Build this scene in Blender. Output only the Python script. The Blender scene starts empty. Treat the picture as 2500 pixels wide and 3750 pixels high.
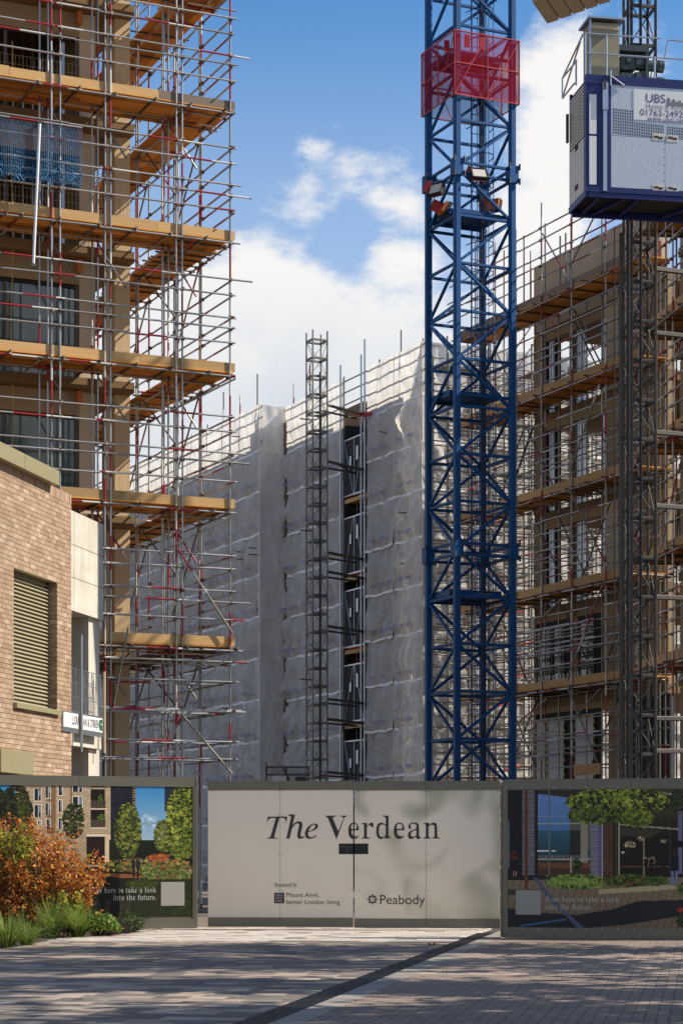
import bpy, bmesh, math, random
import numpy as np
from mathutils import Vector, Matrix
random.seed(7)
R = math.radians
SC = bpy.context.scene
COL = SC.collection

# ------------------------------------------------------------------ camera, sky, sun, exposure
EYE, HZ, FOC, CU = 1.6, 3110.0, 7800.0, 1250.0       # eye height; horizon row, focal length and centre column of the 2500 x 3750 photo
cam_d = bpy.data.cameras.new('camera'); cam = bpy.data.objects.new('camera', cam_d); COL.objects.link(cam)
cam.location = (0, 0, EYE); cam.rotation_euler = (R(90), 0, 0)
cam_d.sensor_fit = 'VERTICAL'; cam_d.sensor_height = 36.0; cam_d.lens = FOC / 3750 * 36.0
cam_d.shift_y = (HZ - 1875) / 3750; cam_d.clip_start = 0.5; cam_d.clip_end = 4000
SC.camera = cam

SUN_EL, SUN_AZ = 41.0, 1.0                            # elevation; azimuth from +X towards +Y
sdir = Vector((math.cos(R(SUN_EL)) * math.cos(R(SUN_AZ)), math.cos(R(SUN_EL)) * math.sin(R(SUN_AZ)), math.sin(R(SUN_EL))))
sun_d = bpy.data.lights.new('sun', 'SUN'); sun_d.energy = 5.0; sun_d.angle = R(0.53); sun_d.color = (1.0, 0.93, 0.82)
sun = bpy.data.objects.new('sun', sun_d); COL.objects.link(sun); sun.location = (60, 0, 60)
sun.rotation_euler = (-sdir).to_track_quat('-Z', 'Y').to_euler()

world = bpy.data.worlds.new('World'); SC.world = world; world.use_nodes = True
def build_sky():
    nt = world.node_tree; N = nt.nodes; L = nt.links; N.clear()
    def nd(t, **k):
        n = N.new(t)
        for a, b in k.items(): setattr(n, a, b)
        return n
    def mth(op, a, b=None, clamp=False):
        n = nd('ShaderNodeMath', operation=op, use_clamp=clamp)
        for i, x in enumerate((a, b)):
            if x is None: continue
            if isinstance(x, (int, float)): n.inputs[i].default_value = x
            else: L.new(x, n.inputs[i])
        return n.outputs[0]
    out = nd('ShaderNodeOutputWorld'); bg = nd('ShaderNodeBackground'); bg.inputs['Strength'].default_value = 0.11
    sky = nd('ShaderNodeTexSky', sky_type='NISHITA', sun_disc=False)
    sky.sun_elevation = R(SUN_EL); sky.sun_rotation = R(90 - SUN_AZ); sky.air_density = 1.0; sky.dust_density = 0.25; sky.ozone_density = 3.2
    tc = nd('ShaderNodeTexCoord'); nrm = nd('ShaderNodeVectorMath', operation='NORMALIZE'); L.new(tc.outputs['Generated'], nrm.inputs[0])
    d = nrm.outputs[0]
    sep = nd('ShaderNodeSeparateXYZ'); L.new(d, sep.inputs[0])
    mp = nd('ShaderNodeMapping'); mp.inputs['Scale'].default_value = (1, 1, 1.9); mp.inputs['Rotation'].default_value = (0, R(-14), 0); L.new(d, mp.inputs[0])
    n1 = nd('ShaderNodeTexNoise'); n1.inputs['Scale'].default_value = 9; n1.inputs['Detail'].default_value = 9; n1.inputs['Roughness'].default_value = 0.6; n1.inputs['Distortion'].default_value = 0.35
    L.new(mp.outputs[0], n1.inputs['Vector'])
    n2 = nd('ShaderNodeTexNoise'); n2.inputs['Scale'].default_value = 34; n2.inputs['Detail'].default_value = 8; n2.inputs['Roughness'].default_value = 0.62; L.new(mp.outputs[0], n2.inputs['Vector'])
    # cloud banks: broad cumulus low over the roofs, thinner higher in view, all round the sky
    def smooth(x, a, b):
        m = nd('ShaderNodeMapRange', interpolation_type='SMOOTHSTEP'); m.inputs['From Min'].default_value = a; m.inputs['From Max'].default_value = b
        L.new(x, m.inputs['Value']); return m.outputs[0]
    elev = sep.outputs['Z']
    cov = mth('MULTIPLY', smooth(elev, 0.295, 0.20), 0.46)
    def bank(u, v, rad, amt):
        nonlocal cov
        c = Vector(((u - CU) / FOC, 1, (HZ - v) / FOC)).normalized()
        dd = nd('ShaderNodeVectorMath', operation='DISTANCE'); L.new(d, dd.inputs[0]); dd.inputs[1].default_value = c
        cov = mth('ADD', cov, mth('MULTIPLY', smooth(dd.outputs['Value'], rad, rad * 0.15), amt))
    for b in ((960, 1060, .040, .26), (1500, 840, .032, .20), (1350, 1150, .04, .10), (2010, 480, .05, .17), (2060, 230, .05, .15), (2250, 640, .05, .13), (1960, 720, .04, .17), (1960, 930, .045, .24),
              (2300, 200, .05, .10), (1200, 620, .030, .20), (1330, 660, .020, .08), (1470, 690, .028, .15), (1130, 800, .02, .12), (1290, 380, .018, .15), (2000, 120, .03, .08), (780, 560, .05, .06), (1500, 480, .03, .06), (960, 720, .02, .06), (900, 200, .05, -.22), (1350, 180, .05, -.2), (700, 1500, .08, .2)): bank(*b)
    f = mth('ADD', mth('MULTIPLY', n1.outputs['Fac'], 0.74), mth('MULTIPLY', n2.outputs['Fac'], 0.42))
    f = mth('ADD', mth('ADD', f, cov), mth('MULTIPLY', smooth(elev, .42, .62), .15))  # more cloud overhead, out of view, added to whiten the ambient light
    tint = nd('ShaderNodeMixRGB', blend_type='MULTIPLY'); tint.inputs['Fac'].default_value = 1; tint.inputs['Color2'].default_value = (.43, .80, 1.03, 1); L.new(sky.outputs[0], tint.inputs['Color1'])
    hz = nd('ShaderNodeMixRGB'); hz.inputs['Color2'].default_value = (5.2, 5.5, 5.9, 1); L.new(mth('MULTIPLY', smooth(elev, .40, .24), .36), hz.inputs['Fac']); L.new(tint.outputs[0], hz.inputs['Color1'])
    fac = smooth(f, 0.70, 0.915)
    # cloud colour: white, a little greyer in the thick low bank
    ramp = nd('ShaderNodeMixRGB'); ramp.inputs['Color1'].default_value = (6.3, 6.15, 5.95, 1); ramp.inputs['Color2'].default_value = (4.5, 4.8, 5.2, 1)
    g = mth('MULTIPLY', smooth(elev, 0.275, 0.20), mth('ADD', mth('MULTIPLY', smooth(n1.outputs['Fac'], 0.36, 0.62), .55), .45)); L.new(g, ramp.inputs['Fac'])
    mix = nd('ShaderNodeMixRGB'); L.new(mth('MULTIPLY', fac, 0.96), mix.inputs['Fac']); L.new(hz.outputs[0], mix.inputs['Color1']); L.new(ramp.outputs[0], mix.inputs['Color2'])
    L.new(mix.outputs[0], bg.inputs['Color']); L.new(bg.outputs[0], out.inputs['Surface'])
build_sky()
SC.view_settings.view_transform = 'Standard'; SC.view_settings.look = 'None'; SC.view_settings.gamma = 1.0
SC.view_settings.use_curve_mapping = False; SC.view_settings.exposure = 0.5
try:
    SC.cycles.max_bounces = 6; SC.cycles.transparent_max_bounces = 12; SC.cycles.diffuse_bounces = 3; SC.cycles.glossy_bounces = 3
except Exception: pass

# ------------------------------------------------------------------ helpers
WM = {}
def px(u, v, Y): return Vector(((u - CU) / FOC * Y, Y, EYE + (HZ - v) / FOC * Y))
def uz(v, Y): return EYE + (HZ - v) / FOC * Y
def tagit(o, label=None, cat=None, group=None, kind=None):
    for k, x in (('label', label), ('category', cat), ('group', group), ('kind', kind)):
        if x: o[k] = x
    return o
def thing(name, loc, label, cat, group=None):
    o = bpy.data.objects.new(name, None); o.empty_display_size = .2; COL.objects.link(o)
    M = Matrix.Translation(Vector(loc)); o.matrix_basis = M; WM[o.name] = M
    return tagit(o, label, cat, group)
def link(name, me, parent=None, M=None):
    o = bpy.data.objects.new(name, me); COL.objects.link(o)
    M = M or Matrix.Identity(4)
    if parent is not None:
        o.parent = parent; o.matrix_parent_inverse = WM[parent.name].inverted()
    o.matrix_basis = M; WM[o.name] = M
    return o
class MB:                                            # collects shapes for ONE mesh
    def __init__(s): s.v = []; s.f = []; s.m = []; s.sm = []
    def add(s, vs, fs, mi=0, smooth=False):
        b = len(s.v); s.v += [tuple(x) for x in vs]
        for f in fs: s.f.append(tuple(b + i for i in f)); s.m.append(mi); s.sm.append(smooth)
    def box(s, M, mi=0):
        s.add([M @ Vector(c) for c in BOXV], BOXF, mi)
    def tube(s, p, q, r, n=6, mi=0, r2=None):
        p = Vector(p); q = Vector(q); d = (q - p)
        if d.length < 1e-6: return
        z = d.normalized(); x = z.orthogonal().normalized(); y = z.cross(x); r2 = r if r2 is None else r2
        vs = [p + (x * math.cos(2 * math.pi * i / n) + y * math.sin(2 * math.pi * i / n)) * r for i in range(n)]
        vs += [q + (x * math.cos(2 * math.pi * i / n) + y * math.sin(2 * math.pi * i / n)) * r2 for i in range(n)]
        fs = [(i, (i + 1) % n, n + (i + 1) % n, n + i) for i in range(n)]
        s.add(vs, fs, mi, True); s.add(vs[:n], [tuple(range(n))[::-1]], mi); s.add(vs[n:], [tuple(range(n))], mi)
    def mesh(s, name, mats):
        me = bpy.data.meshes.new(name); me.from_pydata(s.v, [], s.f)
        for m in (mats if isinstance(mats, (list, tuple)) else [mats]): me.materials.append(m)
        if len(set(s.m)) > 1: me.polygons.foreach_set('material_index', s.m)
        me.polygons.foreach_set('use_smooth', s.sm); me.update()
        return me
    def build(s, name, mats, parent=None, origin=None):
        if origin is not None:
            o = Vector(origin); s.v = [tuple(Vector(v) - o) for v in s.v]
            return link(name, s.mesh(name, mats), parent, Matrix.Translation(o))
        return link(name, s.mesh(name, mats), parent)
BOXV = [(-.5, -.5, -.5), (.5, -.5, -.5), (.5, .5, -.5), (-.5, .5, -.5), (-.5, -.5, .5), (.5, -.5, .5), (.5, .5, .5), (-.5, .5, .5)]
BOXF = [(0, 3, 2, 1), (4, 5, 6, 7), (0, 1, 5, 4), (1, 2, 6, 5), (2, 3, 7, 6), (3, 0, 4, 7)]
CACHE = {}
def unit(shape, mat):
    k = (shape, mat.name)
    if k not in CACHE:
        b = MB()
        if shape == 'box': b.box(Matrix.Identity(4))
        elif shape == 'tube': b.tube((0, 0, 0), (0, 0, 1), 1, 8)
        elif shape == 'coupler':
            b.box(Matrix.Diagonal((1, .8, .55, 1))); b.box(Matrix.Diagonal((.6, 1.25, .9, 1)))
            b.tube((.2, 0, 0), (1.15, 0, 0), .16, 5)
        elif shape == 'bar':                         # bevelled long box along z 0..1
            e = .34
            pts = [(-.5, -e), (-e, -.5), (e, -.5), (.5, -e), (.5, e), (e, .5), (-e, .5), (-.5, e)]
            vs = [(x, y, 0) for x, y in pts] + [(x, y, 1) for x, y in pts]
            b.add(vs, [(i, (i + 1) % 8, 8 + (i + 1) % 8, 8 + i) for i in range(8)] + [tuple(range(8))[::-1], tuple(range(8, 16))])
        CACHE[k] = b.mesh(shape + '_' + mat.name, mat)
    return CACHE[k]
def basis(o, ex, ey, ez, dims):
    M = Matrix.Identity(4)
    for i in range(3):
        M[i][0] = ex[i] * dims[0]; M[i][1] = ey[i] * dims[1]; M[i][2] = ez[i] * dims[2]; M[i][3] = o[i]
    return M
def lineM(p, q, rx, ry=None, up=Vector((0, 0, 1))):
    p = Vector(p); q = Vector(q); d = q - p; z = d.normalized()
    x = up.cross(z)
    x = x.normalized() if x.length > 1e-4 else Vector((1, 0, 0)).cross(z).normalized() if abs(z.x) < .9 else Vector((0, 1, 0)).cross(z).normalized()
    y = z.cross(x)
    return basis(p, x, y, z, (rx, ry or rx, d.length))
def tube(name, p, q, r, mat, parent):
    o = link(name, unit('tube', mat), parent, lineM(p, q, r))
    o.color = ((Vector(q) - Vector(p)).length / 20, random.random(), random.random(), 1)
    return o
def bar(name, p, q, w, h, mat, parent, up=Vector((0, 0, 1))):
    return link(name, unit('bar', mat), parent, lineM(p, q, w, h, up))
class Fr:                                            # a plan frame: s along ex, t along ey
    def __init__(s, ox, oy, ex, ey): s.o = (ox, oy); s.ex = ex; s.ey = ey
    def p(s, a, b, z): return Vector((s.o[0] + a * s.ex[0] + b * s.ey[0], s.o[1] + a * s.ex[1] + b * s.ey[1], z))
    def at(s, u, b=0.0):                             # distance along ex whose picture column is u, on the line ey = b
        k = (u - CU) / FOC
        return (k * (s.o[1] + b * s.ey[1]) - s.o[0] - b * s.ey[0]) / (s.ex[0] - k * s.ex[1])
    def zat(s, u, v, b=0.0): return uz(v, s.p(s.at(u, b), b, 0).y)
    def pp(s, u, v, b=0.0): a = s.at(u, b); q = s.p(a, b, 0); return Vector((q.x, q.y, uz(v, q.y)))
    def boxM(s, a0, a1, b0, b1, z0, z1):
        return basis(s.p((a0 + a1) / 2, (b0 + b1) / 2, (z0 + z1) / 2), (s.ex[0], s.ex[1], 0), (s.ey[0], s.ey[1], 0), (0, 0, 1), (abs(a1 - a0), abs(b1 - b0), z1 - z0))
def fbox(name, fr, a0, a1, b0, b1, z0, z1, mat, parent=None):
    return link(name, unit('box', mat), parent, fr.boxM(a0, a1, b0, b1, z0, z1))
def pieces(name, parent, items, shape, mat, limit=300):
    """items = matrices; the ones nearest the camera are parts, the rest one part of kind stuff"""
    items = sorted(items, key=lambda M: (M.translation - cam.location).length)
    for M in items[:limit]: link(name, unit(shape, mat), parent, M)
    if len(items) > limit:
        base = unit(shape, mat); vs = np.array([v.co[:] + (1,) for v in base.vertices]); fs = [tuple(p.vertices) for p in base.polygons]
        b = MB()
        for M in items[limit:]: b.add((vs @ np.array(M).T)[:, :3].tolist(), fs)
        tagit(b.build(name + '_run', mat, parent), kind='stuff')

# ------------------------------------------------------------------ materials
def mat(name, col, rough=.6, metal=0., var=.12, scale=6., bump=0., spec=.5, rand=0., stretch=(1, 1, 1), coords='Object', dirt=0., streak=False):
    m = bpy.data.materials.new(name); m.use_nodes = True; nt = m.node_tree; N = nt.nodes; L = nt.links
    b = N['Principled BSDF']; b.inputs['Roughness'].default_value = rough; b.inputs['Metallic'].default_value = metal
    b.inputs['Specular IOR Level'].default_value = spec
    tc = N.new('ShaderNodeTexCoord'); mp = N.new('ShaderNodeMapping'); mp.inputs['Scale'].default_value = stretch; L.new(tc.outputs[coords], mp.inputs[0])
    nz = N.new('ShaderNodeTexNoise'); nz.inputs['Scale'].default_value = scale; nz.inputs['Detail'].default_value = 6; nz.inputs['Roughness'].default_value = .65; L.new(mp.outputs[0], nz.inputs['Vector'])
    hsv = N.new('ShaderNodeHueSaturation'); hsv.inputs['Color'].default_value = (*col, 1)
    mr = N.new('ShaderNodeMapRange'); mr.inputs['From Min'].default_value = .25; mr.inputs['From Max'].default_value = .75; mr.inputs['To Min'].default_value = 1 - var; mr.inputs['To Max'].default_value = 1 + var
    L.new(nz.outputs['Fac'], mr.inputs['Value']); src = mr.outputs[0]
    if rand:
        oi = N.new('ShaderNodeObjectInfo'); r2 = N.new('ShaderNodeMapRange'); r2.inputs['To Min'].default_value = 1 - rand; r2.inputs['To Max'].default_value = 1 + rand; L.new(oi.outputs['Random'], r2.inputs['Value'])
        mu = N.new('ShaderNodeMath'); mu.operation = 'MULTIPLY'; L.new(src, mu.inputs[0]); L.new(r2.outputs[0], mu.inputs[1]); src = mu.outputs[0]
    L.new(src, hsv.inputs['Value']); c = hsv.outputs[0]
    if dirt:
        n2 = N.new('ShaderNodeTexNoise'); n2.inputs['Scale'].default_value = scale * .35; n2.inputs['Detail'].default_value = 8; n2.inputs['Roughness'].default_value = .7
        mp2 = N.new('ShaderNodeMapping'); mp2.inputs['Scale'].default_value = (1, 1, .18) if streak else (1, 1, 1); L.new(tc.outputs[coords], mp2.inputs[0]); L.new(mp2.outputs[0], n2.inputs['Vector'])
        cr = N.new('ShaderNodeMapRange'); cr.inputs['From Min'].default_value = .52; cr.inputs['From Max'].default_value = .72; cr.inputs['To Max'].default_value = dirt; L.new(n2.outputs['Fac'], cr.inputs['Value'])
        mx = N.new('ShaderNodeMixRGB'); mx.inputs['Color2'].default_value = (.06, .05, .04, 1); L.new(cr.outputs[0], mx.inputs['Fac']); L.new(c, mx.inputs['Color1']); c = mx.outputs[0]
    L.new(c, b.inputs['Base Color'])
    if bump:
        bp = N.new('ShaderNodeBump'); bp.inputs['Strength'].default_value = bump; bp.inputs['Distance'].default_value = .02; L.new(nz.outputs['Fac'], bp.inputs['Height']); L.new(bp.outputs[0], b.inputs['Normal'])
    return m
def tube_mat(name, galv, red=(.30, .012, .02), white=(.62, .60, .54), amount=1.0):
    """galvanised tube with painted red and off-white lengths; the tube's length comes in through its object colour"""
    m = mat(name, galv, .38, .75, .18, 14, stretch=(1, 1, .15), rand=.22)
    nt = m.node_tree; N = nt.nodes; L = nt.links; b = N['Principled BSDF']
    old = b.inputs['Base Color'].links[0].from_socket
    tc = N.new('ShaderNodeTexCoord'); sp = N.new('ShaderNodeSeparateXYZ'); L.new(tc.outputs['Object'], sp.inputs[0])
    oi = N.new('ShaderNodeObjectInfo'); sc = N.new('ShaderNodeSeparateColor'); L.new(oi.outputs['Color'], sc.inputs[0])
    def mth(op, a, b2=None):
        n = N.new('ShaderNodeMath'); n.operation = op
        for i, x in enumerate((a, b2)):
            if x is None: continue
            if isinstance(x, (int, float)): n.inputs[i].default_value = x
            else: L.new(x, n.inputs[i])
        return n.outputs[0]
    Ln = mth('MULTIPLY', sc.outputs[0], 20.0)
    zz = mth('ADD', mth('MULTIPLY', sp.outputs['Z'], Ln), mth('MULTIPLY', sc.outputs[1], 5.0))
    md = mth('MODULO', zz, 4.6)
    isred = mth('MULTIPLY', mth('LESS_THAN', md, .85), mth('LESS_THAN', sc.outputs[2], amount))
    iswh = mth('MULTIPLY', mth('MULTIPLY', mth('GREATER_THAN', md, .85), mth('LESS_THAN', md, 1.5)), mth('LESS_THAN', sc.outputs[2], amount * .75))
    m1 = N.new('ShaderNodeMixRGB'); m1.inputs['Color2'].default_value = (*red, 1); L.new(isred, m1.inputs['Fac']); L.new(old, m1.inputs['Color1'])
    m2 = N.new('ShaderNodeMixRGB'); m2.inputs['Color2'].default_value = (*white, 1); L.new(iswh, m2.inputs['Fac']); L.new(m1.outputs[0], m2.inputs['Color1'])
    L.new(m2.outputs[0], b.inputs['Base Color'])
    pnt = mth('ADD', isred, iswh); me = mth('MULTIPLY', mth('SUBTRACT', 1.0, pnt), .75); L.new(me, b.inputs['Metallic'])
    return m
def trans_mat(name, col, alpha, rough=.5, translucent=0.):
    m = bpy.data.materials.new(name); m.use_nodes = True; nt = m.node_tree; N = nt.nodes; L = nt.links; out = N['Material Output']
    N.remove(N['Principled BSDF'])
    d = N.new('ShaderNodeBsdfDiffuse'); d.inputs[0].default_value = (*col, 1)
    t = N.new('ShaderNodeBsdfTranslucent'); t.inputs[0].default_value = (*col, 1)
    a = N.new('ShaderNodeMixShader'); a.inputs[0].default_value = translucent; L.new(d.outputs[0], a.inputs[1]); L.new(t.outputs[0], a.inputs[2])
    tr = N.new('ShaderNodeBsdfTransparent'); x = N.new('ShaderNodeMixShader'); x.inputs[0].default_value = alpha
    L.new(tr.outputs[0], x.inputs[1]); L.new(a.outputs[0], x.inputs[2]); L.new(x.outputs[0], out.inputs[0])
    return m
def vcol_mat(name, rough=.25, coat=0., gain=1.0, translucent=0.):
    m = bpy.data.materials.new(name); m.use_nodes = True; nt = m.node_tree; N = nt.nodes; L = nt.links; b = N['Principled BSDF']
    at = N.new('ShaderNodeVertexColor'); at.layer_name = 'Col'; L.new(at.outputs[0], b.inputs['Base Color']); b.inputs['Roughness'].default_value = rough; b.inputs['Specular IOR Level'].default_value = .25
    if translucent:
        t = N.new('ShaderNodeBsdfTranslucent'); L.new(at.outputs[0], t.inputs[0]); x = N.new('ShaderNodeMixShader'); x.inputs[0].default_value = translucent
        L.new(b.outputs[0], x.inputs[1]); L.new(t.outputs[0], x.inputs[2]); L.new(x.outputs[0], N['Material Output'].inputs[0])
    return m
M = {}
M['galv'] = tube_mat('galvanised_tube', (.35, .34, .32), amount=.8)
M['galv_old'] = tube_mat('weathered_tube', (.22, .195, .16), amount=.45)
M['dark_tube'] = mat('dark_steel_tube', (.10, .085, .07), .55, .5, .25, 12, rand=.3)
M['coupler'] = mat('coupler_steel', (.16, .11, .08), .55, .6, .3, 20, rand=.5)
M['board'] = mat('scaffold_board', (.54, .25, .06), .75, 0, .30, 3.5, rand=.42, stretch=(.6, 9, 9), spec=.2)
M['toe'] = mat('toe_board', (.50, .295, .115), .7, 0, .32, 3.5, rand=.24, stretch=(.5, 8, 3), spec=.25)
M['toe_old'] = mat('weathered_board', (.24, .18, .13), .8, 0, .35, 5, rand=.2, stretch=(.6, 8, 4), spec=.2)
M['clt'] = mat('beige_frame', (.33, .23, .13), .8, 0, .10, 2.5, dirt=.12, spec=.2, rand=.07, coords='Generated')
M['clt_pale'] = mat('pale_panel', (.50, .395, .26), .8, 0, .10, 2.5, dirt=.12, spec=.2, rand=.06, coords='Generated')
M['glulam'] = mat('glulam_post', (.52, .375, .21), .7, 0, .18, 3, stretch=(6, 6, .5), dirt=.1, spec=.25, coords='Generated')  # paler than the frame timber, to stand in for sunlight on the posts
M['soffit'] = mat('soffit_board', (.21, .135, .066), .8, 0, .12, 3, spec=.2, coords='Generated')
M['conc'] = mat('cast_concrete', (.52, .475, .39), .85, 0, .16, 4.5, .25, dirt=.35, spec=.2, coords='Generated', streak=True)
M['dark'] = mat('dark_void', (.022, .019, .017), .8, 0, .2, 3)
M['black'] = mat('black_membrane', (.012, .011, .010), .75, 0, .3, 4)
M['stud'] = mat('steel_stud', (.42, .44, .47), .35, .85, .12, 8)
M['glass'] = mat('window_glass', (.045, .075, .07), .06, 0, .5, 2.2, spec=.9)
M['frame'] = mat('window_frame', (.085, .062, .042), .5, 0, .1, 6)
M['hblue'] = mat('crane_blue', (.003, .062, .19), .5, .0, .25, 3.0, rand=.14, dirt=.4, spec=.22, coords='Generated')
M['red'] = mat('red_paint', (.42, .018, .014), .45, 0, .15, 8)
M['white_paint'] = mat('white_paint', (.74, .73, .70), .45, 0, .08, 6)
M['mast'] = mat('hoist_mast_steel', (.085, .075, .062), .62, .6, .3, 9, rand=.25, dirt=.3)
M['mast_grey'] = mat('galvanised_mast', (.155, .145, .125), .55, .5, .3, 9, rand=.2, dirt=.25)
M['mast_dark'] = mat('greased_rack', (.018, .016, .015), .5, .3, .3, 9)
M['cageblue'] = mat('hoist_blue', (.006, .014, .105), .4, .1, .2, 3, spec=.5, dirt=.15, coords='Generated')
M['alu'] = mat('ribbed_aluminium', (.50, .52, .54), .42, .55, .08, 30, .25, dirt=.15, spec=.5, stretch=(1, 1, .35), coords='Generated')
M['alu_warm'] = mat('worn_aluminium', (.62, .54, .43), .45, .45, .12, 30, .25, dirt=.3, coords='Generated')
M['sheet'] = trans_mat('scaffold_sheeting', (.90, .885, .85), .95, translucent=.52)
def sheet_tone(m):  # streaks in the colour stand in for fold shading and show-through, plus dust
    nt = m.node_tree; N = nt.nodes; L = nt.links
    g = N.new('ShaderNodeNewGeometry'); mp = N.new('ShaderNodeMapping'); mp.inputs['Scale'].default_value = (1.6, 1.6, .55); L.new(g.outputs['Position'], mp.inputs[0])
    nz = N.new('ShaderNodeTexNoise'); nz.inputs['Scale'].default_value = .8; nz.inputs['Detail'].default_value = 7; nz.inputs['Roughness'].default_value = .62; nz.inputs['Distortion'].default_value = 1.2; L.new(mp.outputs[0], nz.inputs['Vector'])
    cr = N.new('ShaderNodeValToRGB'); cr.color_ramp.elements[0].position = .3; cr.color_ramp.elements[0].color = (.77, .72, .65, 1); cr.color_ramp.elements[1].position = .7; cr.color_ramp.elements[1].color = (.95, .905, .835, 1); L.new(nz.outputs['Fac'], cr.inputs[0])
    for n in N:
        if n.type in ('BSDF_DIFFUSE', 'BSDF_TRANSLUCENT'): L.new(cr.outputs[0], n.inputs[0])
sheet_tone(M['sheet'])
M['hem'] = trans_mat('sheet_hem', (.97, .95, .91), 1.0, translucent=.1)
M['print'] = mat('purple_print', (.20, .165, .33), .7)
M['olive'] = mat('olive_trim', (.165, .15, .11), .38, .35, .06, 2, spec=.5, coords='Generated')
M['cream'] = mat('cream_panel', (.88, .76, .585), .10, 0, .03, .55, .35, spec=.55, coords='Generated')
M['ink'] = mat('brown_ink', (.025, .015, .010), .3)
M['paleink'] = mat('pale_ink', (.52, .50, .44), .4)
M['gold'] = mat('gold_cladding', (.32, .28, .155), .45, .25, .05, 2, spec=.5, coords='Generated')
M['louvre'] = mat('louvre_blade', (.37, .32, .20), .45, .15, .06, 2)
M['mortar'] = mat('mortar', (.17, .122, .09), .95, 0, .2, 20, .3, spec=.1)
M['ballast'] = mat('ballast_concrete', (.34, .27, .19), .85, 0, .15, 4, .2, dirt=.2)
M['grate'] = mat('iron_grate', (.014, .014, .015), .5, .5, .2, 20)
M['soil'] = mat('bark_mulch', (.055, .035, .022), .95, 0, .5, 40, 1.0)
M['dirt'] = mat('site_ground', (.17, .13, .095), .95, 0, .3, 1.5, .3)
M['bedding'] = mat('paving_joint', (.05, .045, .04), .95, 0, .2, 30)
M['kerb'] = mat('pale_edging', (.25, .215, .175), .8, 0, .1, 20, .1, rand=.08)
M['motor'] = mat('drive_unit_paint', (.035, .05, .055), .5, .2, .25, 8)
M['cabinet'] = mat('cabinet_paint', (.27, .24, .15), .6, 0, .12, 4, dirt=.2, coords='Generated')
M['orange'] = mat('orange_housing', (.50, .13, .015), .45, 0, .15, 8)
M['lamp'] = mat('lamp_glass', (.55, .50, .42), .2, 0, .1, 8)
M['yellow'] = mat('yellow_cord', (.60, .42, .02), .6)
M['bluenet'] = mat('blue_net', (.01, .12, .26), .7, 0, .2, 10)
M['deck'] = mat('steel_deck', (.20, .18, .14), .6, .5, .2, 10, rand=.2)
M['redmesh'] = trans_mat('red_mesh', (.30, .012, .02), .50)
M['boarding'] = mat('white_boarding', (.60, .57, .54), .6, 0, .06, 3, dirt=.15, coords='Generated', rand=.05)
A0 = R(24.5)
D1 = (-math.sin(A0), math.cos(A0)); D2 = (math.cos(A0), math.sin(A0))      # site grid: D1 away to the left, D2 away to the right

# ================================================================== GROUND AND PAVING
def sheet(name, pts, z, m, kind='structure', sub=1):
    b = MB(); b.add([(x, y, z) for x, y in pts], [tuple(range(len(pts)))]); o = b.build(name, m); o['kind'] = kind; return o
sheet('ground', [(-1500, -60), (1500, -60), (1500, 2500), (-1500, 2500)], -.09, M['dirt'])
AG = R(9.6); GF = Fr(-.66, 20.56, (math.cos(AG), -math.sin(AG)), (math.sin(AG), math.cos(AG)))   # a: right of the drain, b: along it, away
pav = sheet('paving', [(-34, -12), (34, -12), (34, 44.6), (-34, 44.6)], -.045, M['bedding'])
def paver_mats():
    out = []
    for nm, c in (('paver_charcoal', (.165, .136, .115)), ('paver_grey', (.21, .172, .142)), ('paver_buff', (.34, .262, .20)), ('paver_sand', (.38, .30, .235)), ('block_grey', (.235, .178, .14)), ('block_pink', (.30, .225, .175)), ('paver_sunlit', (.50, .445, .38))):
        m = mat(nm, c, .82, 0, .16, 22, .12, rand=.10, spec=.25); nt = m.node_tree; N = nt.nodes; L = nt.links; b = N['Principled BSDF']; old = b.inputs['Base Color'].links[0].from_socket
        g = N.new('ShaderNodeNewGeometry'); nz = N.new('ShaderNodeTexNoise'); nz.inputs['Scale'].default_value = .55; nz.inputs['Detail'].default_value = 8; nz.inputs['Roughness'].default_value = .68; L.new(g.outputs['Position'], nz.inputs['Vector'])
        mr = N.new('ShaderNodeMapRange'); mr.inputs['From Min'].default_value = .35; mr.inputs['From Max'].default_value = .68; mr.inputs['To Min'].default_value = .86; mr.inputs['To Max'].default_value = 1.10; L.new(nz.outputs['Fac'], mr.inputs['Value'])
        hs = N.new('ShaderNodeHueSaturation'); L.new(old, hs.inputs['Color']); L.new(mr.outputs[0], hs.inputs['Value']); L.new(hs.outputs[0], b.inputs['Base Color'])   # dust and tyre dirt over the whole field
        out.append(m)
    return out
PM = paver_mats()
BED = [(-24, 37.1), (-5.40, 34.2), (-5.18, 36.0), (-4.95, 38.3), (-4.15, 39.4), (-3.82, 41.6), (-3.75, 42.75), (-24, 42.75)]   # planting bed outline
def in_poly(x, y, P):
    r = False; n = len(P)
    for i in range(n):
        x0, y0 = P[i]; x1, y1 = P[(i + 1) % n]
        if (y0 > y) != (y1 > y) and x < (x1 - x0) * (y - y0) / (y1 - y0) + x0: r = not r
    return r
def paver_mesh(nm, m, ch):
    b = MB(); c, d = ch
    pts = [(-.5, -.5 + d), (-.5 + c, -.5), (.5 - c, -.5), (.5, -.5 + d), (.5, .5 - d), (.5 - c, .5), (-.5 + c, .5), (-.5, .5 - d)]
    e = .985
    b.add([(x * e, y * e, 1) for x, y in pts] + [(x, y, .9) for x, y in pts] + [(x, y, 0) for x, y in pts],
          [tuple(range(8))] + [(i + 8, (i + 1) % 8 + 8, (i + 1) % 8, i) for i in range(8)] + [(i + 16, (i + 1) % 8 + 16, (i + 1) % 8 + 8, i + 8) for i in range(8)])
    return b.mesh(nm, m)
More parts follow.
